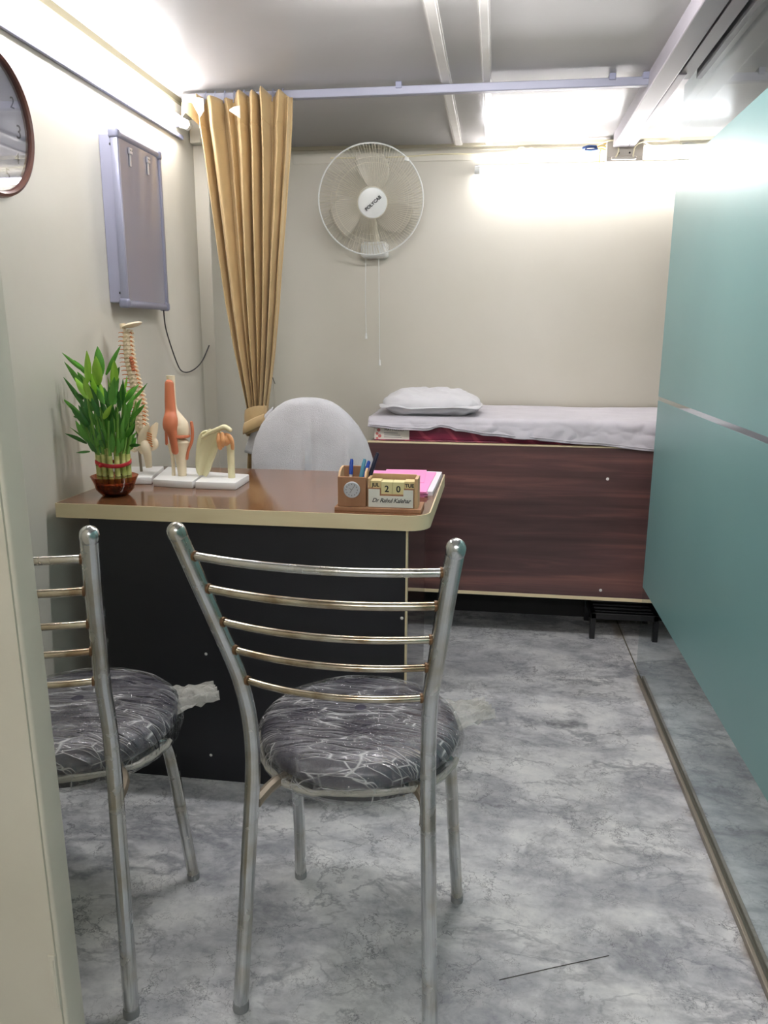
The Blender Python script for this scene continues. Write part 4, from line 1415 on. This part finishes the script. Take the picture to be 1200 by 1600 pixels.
for i in range(NV-1):
    t = (i+0.5)/(NV-1)
    c = spine_c(t); s = 1.22-0.40*t
    if dm is None:
        bm = B(); lathe(bm, [(0.004, -0.0024), (0.0118, -0.0024), (0.0128, 0), (0.0118, 0.0024), (0.004, 0.0024)], (0, 0, 0), 14)
        o = obj('disc', bm, MT['disc'], sp_, True, True); dm = o.data
        bm = B()
        tube(bm, [(0.006, 0.004, 0, 0.0018), (0.016, -0.004, 0.001, 0.0020), (0.022, -0.008, -0.003, 0.0012)], 0.0016, 6, 2)
        tube(bm, [(-0.006, -0.008, 0, 0.0018), (-0.016, -0.014, 0.001, 0.0013), (-0.022, -0.014, -0.001, 0.0008)], 0.0016, 6, 2)
        n = obj('nerve_root', bm, MT['nerve'], sp_, True, True); nm_ = n.data
    else:
        o = bpy.data.objects.new('disc', dm); COL.objects.link(o); o.parent = sp_
        n = bpy.data.objects.new('nerve_root', nm_); COL.objects.link(n); n.parent = sp_
    o.location = c - sp_.location; o.scale = (s, s, 1)
    n.location = c - sp_.location; n.scale = (s*1.05, s, 1)
bm = B()      # red disc prolapse region
for k in range(5):
    c = spine_c(0.60+0.03*k)
    ellipsoid(bm, (c.x+0.011, c.y-0.006, c.z), 0.007, 0.006, 0.005, 8, 6)
obj('artery', bm, MT['ligament'], sp_, True)
top = spine_c(1.0)
bm = B(); ellipsoid(bm, (top.x+0.018, top.y, top.z+0.016), 0.030, 0.026, 0.007, 20, 8, Matrix.Rotation(radians(-14), 3, 'Y'))
tube(bm, [(top.x-0.010, top.y, top.z+0.004, 0.008), (top.x-0.011, top.y, top.z+0.020, 0.0085)], 0.008, 12)
obj('skull_plate', bm, MT['bone'], sp_, True)
bm = B()      # pelvis: sacrum, hip wings
pc = Vector((-1.030, syy-0.005, ZT+0.115))
tube(bm, [(pc.x-0.012, pc.y+0.01, pc.z+0.045, 0.016), (pc.x-0.002, pc.y+0.014, pc.z+0.015, 0.014), (pc.x+0.004, pc.y+0.010, pc.z-0.02, 0.008)], 0.012, 12, 4)
obj('sacrum', bm, MT['bone'], sp_, True)
for s in (-1, 1):
    bm = B()
    yy = pc.y + s*0.030
    tube(bm, [(pc.x+0.038, yy, pc.z+0.050, 0.004), (pc.x+0.026, yy, pc.z+0.030, 0.013), (pc.x+0.016, yy, pc.z+0.004, 0.016), (pc.x+0.022, yy, pc.z-0.016, 0.016), (pc.x+0.006, yy, pc.z-0.030, 0.008)], 0.012, 12, 4, ((0, 1, 0), 0.5))
    tube(bm, [(pc.x+0.012, yy, pc.z-0.012, 0.006), (pc.x-0.018, yy*0.5+pc.y*0.5, pc.z-0.030, 0.004), (pc.x-0.040, pc.y+s*0.006, pc.z-0.018, 0.004), (pc.x-0.046, pc.y, pc.z-0.002, 0.003)], 0.005, 10, 4)
    obj('hip_bone', bm, MT['bone'], sp_, True)
bm = B()
tube(bm, [(pc.x+0.024, pc.y-0.030, pc.z-0.004, 0.013), (pc.x+0.030, pc.y-0.040, pc.z-0.016, 0.014), (pc.x+0.036, pc.y-0.045, pc.z-0.036, 0.012), (pc.x+0.038, pc.y-0.045, pc.z-0.072, 0.009)], 0.012, 14, 4)
obj('femur_stub', bm, MT['bone'], sp_, True)
bm = B()
for k in range(6):
    tube(bm, [(pc.x+0.012, pc.y-0.020, pc.z+0.030-k*0.008), (pc.x+0.035, pc.y-0.034, pc.z+0.028-k*0.007), (pc.x+0.046, pc.y-0.030, pc.z+0.022-k*0.007)], 0.0018, 6, 3)
obj('nerve_root', bm, MT['nerve'], sp_, True)

# ---- knee
kn = thing('knee_model', 'anatomical knee joint model with orange ligaments on white base', 'anatomical model', (-0.90, 2.13, ZT))
plate(kn, [(-0.953, 2.056), (-0.829, 2.040), (-0.860, 2.255), (-1.000, 2.268)])
kx, ky = -0.912, 2.12
z0 = ZT+0.021
def K(px, py, r=None, dy=0.0):   # model sheet: column/row in sixths of a pixel grid -> metres
    x = kx + (px-270)/565.0; z = z0 + (749-py)/560.0
    return (x, ky+dy, z) if r is None else (x, ky+dy, z, r)
bm = B(); tube(bm, [K(271, 588, .0125), K(271, 612, .0118), K(272, 640, .0125), K(276, 655, .021), K(280, 668, .030), K(281, 680, .030), K(281, 686, .022)], 0.012, 20, 4, ((0, 1, 0), 0.8)); obj('femur', bm, MT['bone'], kn, True)
bm = B(); tube(bm, [K(281, 688, .024), K(280, 693, .030), K(280, 702, .025), K(281, 720, .0165), K(282, 749, .0125)], 0.012, 20, 4, ((0, 1, 0), 0.8)); obj('tibia', bm, MT['bone'], kn, True)
bm = B(); tube(bm, [K(262, 697, .0085, .004), K(264, 706, .0062, .004), K(267, 725, .0052), K(267, 749, .0055)], 0.006, 12, 3); obj('fibula', bm, MT['bone'], kn, True)
bm = B(); tube(bm, [K(270, 601, .0130, -.008), K(270, 625, .0150, -.010), K(271, 645, .0165, -.014), K(272, 657, .021, -.022), K(272, 668, .021, -.026), K(275, 680, .014, -.026), K(276, 696, .0110, -.022), K(276, 707, .0105, -.018)], 0.012, 18, 4, ((0, 1, 0), 0.75), True); pt = obj('patellar_tendon', bm, MT['ligament'], kn, True)
q = K(276, 701)
bm = B(); ellipsoid(bm, (q[0], q[1]-0.0265, q[2]), 0.0032, 0.0016, 0.0032, 12, 6); obj('screw_hole', bm, MT['black_metal'], pt, True)
bm = B(); torus(bm, 0.026, 0.0045, (K(281, 684)[0], ky, K(281, 684)[2]), 'Z', 32, 8); obj('meniscus', bm, MT['ligament'], kn, True)
bm = B(); tube(bm, [K(302, 662, .0045), K(303, 676, .0048), K(301, 692, .0045), K(294, 708, .0042), K(291, 720, .0048)], 0.004, 10, 4, None, True); obj('side_ligament', bm, MT['ligament'], kn, True)
bm = B(); tube(bm, [K(258, 666, .0035), K(258, 682, .004), K(258, 697, .0045)], 0.004, 10, 4, None, True); obj('side_ligament', bm, MT['ligament'], kn, True)

# ---- shoulder
so_ = thing('shoulder_model', 'anatomical shoulder blade and joint model on white base, rightmost of three models', 'anatomical model', (-0.77, 2.12, ZT))
plate(so_, [(-0.822, 2.040), (-0.704, 2.042), (-0.708, 2.178), (-0.842, 2.200)])
hx, hy = -0.765, 2.115
def H_(px, py, r=None, dy=0.0):
    x = hx + (px-347)/565.0; z = z0 + (752-py)/560.0
    return (x, hy+dy, z) if r is None else (x, hy+dy, z, r)
bm = B()      # blade
rowsB = [(676, 320, 345), (680, 312, 347), (690, 306, 347), (702, 304, 342), (715, 303, 337), (730, 302, 330), (742, 303, 325), (750, 306, 318)]
rr = smooth_path(rowsB, 4)
def blade(u, v):
    i = min(int(v*(len(rr)-1)), len(rr)-2); f = v*(len(rr)-1)-i
    row = [rr[i][k]*(1-f)+rr[i+1][k]*f for k in range(3)]
    px = row[1]+(row[2]-row[1])*u
    p = H_(px, row[0])
    dy = 0.006*sin(u*pi) + 0.003*sin(u*9+v*4)
    return (p[0], p[1]+dy, p[2])
grid(bm, blade, 14, 28)
o = obj('shoulder_blade', bm, MT['bone2'], so_, 80)
sol = o.modifiers.new('thick', 'SOLIDIFY'); sol.thickness = 0.006
bm = B(); tube(bm, [H_(316, 688, .004, -.006), H_(328, 680, .005, -.010), H_(345, 673, .007, -.012), H_(355, 670, .008, -.012), H_(364, 674, .0065, -.014)], 0.006, 12, 4, ((0, 1, 0), 1.2), True); obj('acromion', bm, MT['bone2'], so_, True)
bm = B(); tube(bm, [H_(306, 744, .004), H_(309, 720, .0042, .002), H_(312, 700, .0042, .0), H_(318, 684, .004, -.004)], 0.004, 10, 4); obj('blade_margin', bm, MT['bone2'], so_, True)
bm = B(); tube(bm, [H_(359, 688, .012), H_(361, 700, .0118), H_(361, 715, .0105), H_(361, 752, .0102)], 0.011, 18, 4); obj('humerus', bm, MT['bone2'], so_, True)
bm = B(); ellipsoid(bm, H_(355, 690, None, -.004), 0.019, 0.018, 0.019); obj('joint_capsule', bm, MT['ligament2'], so_, True)
for pts in ([H_(345, 682, .006, -.012), H_(346, 692, .0085, -.016), H_(346, 703, .0065, -.012)], [H_(352, 680, .005, -.018), H_(353, 690, .007, -.022), H_(352, 700, .004, -.018)], [H_(362, 683, .005, -.016), H_(366, 692, .006, -.012), H_(366, 704, .0045, -.008)]):
    bm = B(); tube(bm, pts, 0.006, 12, 4, None, True); obj('muscle_band', bm, MT['ligament2'], so_, True)

# ================================================================== DESK ORGANISER, CALENDAR, PENS
og = thing('desk_organizer', 'wooden desk organiser with round dial, pen cup and calendar frame', 'desk organizer', (-0.27, 1.88, ZT))
bm = B(); box(bm, -0.381, -0.167, 1.831, 1.925, ZT, ZT+0.010, 0.001); obj('base', bm, MT['beech'], og)
oz = ZT+0.010
cx0, cx1, cy0, cy1 = -0.374, -0.304, 1.840, 1.905
bm = B(); box(bm, cx0, cx1, cy0, cy0+0.006, oz, oz+0.074, 0.001); pf = obj('cup_front', bm, MT['beech'], og)
bm = B(); box(bm, cx0, cx1, cy1-0.006, cy1, oz, oz+0.092, 0.001); obj('cup_back', bm, MT['beech'], og)
for x in (cx0, cx1-0.005):
    bm = B()
    pr = [(cy0+0.006, oz), (cy1-0.006, oz), (cy1-0.006, oz+0.092), (cy1-0.03, oz+0.091), (cy0+0.016, oz+0.085), (cy0+0.006, oz+0.074)]
    a = [bm.verts.new((x, y, z)) for y, z in pr]; b = [bm.verts.new((x+0.005, y, z)) for y, z in pr]
    bm.faces.new(a); bm.faces.new(b[::-1])
    for i in range(len(pr)):
        bm.faces.new((a[i], a[(i+1) % len(pr)], b[(i+1) % len(pr)], b[i]))
    obj('cup_side', bm, MT['beech_l'], og)
dcx, dcz = -0.338, oz+0.043
bm = B(); lathe(bm, [(0.0, 0.0), (0.0200, 0.0), (0.0205, -0.005), (0.0185, -0.0065), (0.0175, -0.0052), (0.001, -0.0052)], (dcx, cy0, dcz), 36, 'Y'); dl = obj('dial', bm, MT['dial'], og, True)
bm = B()
for h in range(12):
    a = 2*pi*h/12
    box(bm, dcx+0.014*sin(a)-0.0009, dcx+0.014*sin(a)+0.0009, cy0-0.0060, cy0-0.0050, dcz+0.014*cos(a)-0.0014, dcz+0.014*cos(a)+0.0014)
obj('dial_tick', bm, MT['ink_grey'], dl)
for a, L in ((0.6, 0.012), (3.7, 0.009), (-1.0, 0.007)):
    bm = B(); tube(bm, [(dcx, cy0-0.0062, dcz), (dcx+L*sin(a), cy0-0.0062, dcz+L*cos(a))], 0.0006, 5); obj('dial_hand', bm, MT['ink_grey'], dl)
# calendar frame
fx0, fx1, fy0, fy1 = -0.300, -0.176, 1.838, 1.893
bm = B(); box(bm, fx0, fx0+0.006, fy0+0.003, fy1, oz, oz+0.072, 0.0008); box(bm, fx1-0.008, fx1, fy0, fy1, oz, oz+0.074, 0.0008)
box(bm, fx0+0.006, fx1-0.008, fy1-0.005, fy1, oz, oz+0.076); box(bm, fx0+0.006, fx1-0.008, fy0+0.004, fy1-0.005, oz, oz+0.030)
obj('calendar_frame', bm, MT['beech_l'], og)
bm = B()      # front lip with step cut for the blocks
fz = oz
for xa, xb, zt in ((fx0+0.001, fx0+0.033, 0.049), (fx0+0.033, fx1-0.033, 0.034), (fx1-0.033, fx1-0.009, 0.049)):
    box(bm, xa, xb, fy0, fy0+0.004, fz, fz+zt)
fb = obj('front_board', bm, MT['beech'], og)
bm = B()
for xa, xb, zt in ((fx0+0.003, fx0+0.031, 0.046), (fx0+0.031, fx1-0.035, 0.030), (fx1-0.035, fx1-0.011, 0.046)):
    box(bm, xa, xb, fy0-0.0012, fy0, fz+0.002, fz+zt)
nc = obj('name_card', bm, MT['card'], og)
text('lettering', 'Dr Rahul Kalehar', 0.0145, MT['ink'], nc, T((fx0+fx1)/2-0.003, fy0-0.0014, fz+0.0185) @ FACE_CAM, 0.0002, 0.35, spacing=0.93, bold=0.00022)
def cal_block(label, x0, x1, z0b, z1b, y0b, txt, size, m_, grp):
    t = thing('calendar_block', label, 'calendar block', ((x0+x1)/2, y0b+0.016, z0b), 0, grp)
    bm = B(); box(bm, x0, x1, y0b, y0b+0.034, z0b, z1b, 0.0008); bd = obj('block', bm, m_, t)
    text('print', txt, size, MT['ink'], t, T((x0+x1)/2, y0b-0.0002, (z0b+z1b)/2-0.001) @ FACE_CAM, 0.0003, bold=0.0005)
g_ = 'cream calendar blocks in the organiser'
cz = oz+0.030
yb = fy0+0.0045
cal_block('left one of the two cream number blocks, reading 2, in the wooden calendar frame', -0.2665, -0.2385, cz, cz+0.034, yb, '2', 0.022, MT['block2'], g_)
cal_block('right one of the two cream number blocks, reading 0, in the wooden calendar frame', -0.2380, -0.2100, cz, cz+0.034, yb, '0', 0.022, MT['block2'], g_)
cal_block('cream calendar bar reading JUL at left end of organiser', -0.2935, -0.2670, cz+0.0, cz+0.036, yb+0.001, 'JUL', 0.0120, MT['block'], g_)
cal_block('cream calendar bar reading TUE at right end of organiser', -0.2095, -0.1845, cz+0.0, cz+0.036, yb+0.001, 'TUE', 0.0120, MT['block'], g_)
# raise small words into the visible slot
for o in COL.objects:
    if o.name.split('.')[0] == 'print' and ('JUL' in o.parent['label'] or 'TUE' in o.parent['label']):
        o.location.z += 0.0085

def pen(label, base, tip, r, body, cap, capfrac):
    base, tip = Vector(base), Vector(tip)
    t = thing('pen', label, 'pen', base)
    d = tip-base
    split = base+d*capfrac
    bm = B(); tube(bm, [tuple(base)+(r*0.5,), tuple(base+d*0.06)+(r*0.9,), tuple(base+d*0.10)+(r,), tuple(split)+(r,)], r, 10); obj('barrel', bm, body, t, True)
    bm = B(); tube(bm, [tuple(split)+(r*1.18,), tuple(split+d*(1-capfrac)*0.75)+(r*1.12,), tuple(tip)+(r*0.75,)], r, 10, 0, None, False); obj('cap', bm, cap, t, True)
    bm = B(); n = Vector((0.8, -0.6, 0)); a = split+d*(1-capfrac)*0.25+n*r*1.25; b = split+d*(1-capfrac)*0.95+n*r*1.2
    tube(bm, [a, b], r*0.28, 6); obj('pocket_clip', bm, cap, t, True)
pen('ballpoint pen with white barrel and blue cap at left of the wooden cup', (-0.350, 1.865, oz), (-0.3465, 1.882, oz+0.112), 0.0042, MT['pen_white'], MT['pen_blue'], 0.66)
pen('teal-capped pen in the middle of the wooden cup', (-0.336, 1.872, oz), (-0.3145, 1.888, oz+0.112), 0.0046, MT['pen_teal'], MT['pen_teal'], 0.5)
pen('bright blue pen leaning right beside the teal one in the cup', (-0.328, 1.868, oz), (-0.3035, 1.886, oz+0.108), 0.0042, MT['pen_blue'], MT['pen_blue'], 0.5)
pen('dark navy pen leaning furthest right out of the wooden cup', (-0.322, 1.880, oz+0.001), (-0.2830, 1.8925, oz+0.128), 0.0046, MT['pen_dark'], MT['pen_dark'], 0.55)

# ================================================================== PAPERS
pk = thing('paper_pad', 'stack of pink paper slips behind the organiser on desk corner', 'paper', (-0.28, 2.2, ZT))
def sheet_at(x0, x1, y0, y1, z0, z1, rot):
    c = Vector(((x0+x1)/2, (y0+y1)/2))
    pts = []
    for x, y in ((x0, y0), (x1, y0), (x1, y1), (x0, y1)):
        dx, dy = x-c.x, y-c.y
        pts.append((c.x+dx*cos(rot)-dy*sin(rot), c.y+dx*sin(rot)+dy*cos(rot)))
    bm = B(); prism(bm, pts, z0, z1); return bm
zz = ZT
for i in range(10):
    r = radians(random.uniform(-2.2, 2.2))
    dx = random.uniform(-0.004, 0.004)
    o = obj('sheet', sheet_at(-0.383+dx, -0.172+dx, 2.035+random.uniform(-.004, .004), 2.345+random.uniform(-.004, .004), zz+0.0001, zz+0.0014, r), (MT['pink'], MT['pink2'])[i in (2, 5, 6)], pk)
    zz += 0.0014
o = obj('sheet', sheet_at(-0.320, -0.195, 2.16, 2.372, zz+0.0001, zz+0.0012, radians(3)), MT['pink'], pk)
wp = obj('paper_sheet', sheet_at(-0.352, -0.158, 2.06, 2.372, zz-0.0046, zz-0.0042, radians(-4)), MT['paper'], None)
bpy.data.objects.remove(wp)
bm = B(); prism(bm, [(-0.1705, 2.05), (-0.156, 2.052), (-0.1525, 2.368), (-0.205, 2.376)], ZT+0.0002, ZT+0.0118)
tag(obj('paper_sheets', bm, MT['paper'], None), 'white paper sheets showing along the right side of the pink slips', 'paper')

# ================================================================== STRAY STRAW ON FLOOR
bm = B(); tube(bm, [(0.049, 1.266, 0.0008), (0.158, 1.313, 0.0010), (0.265, 1.358, 0.0008)], 0.0007, 6, 4)
tag(obj('straw', bm, MT['straw'], None, True), 'thin dark straw lying on the floor at lower right', 'straw')
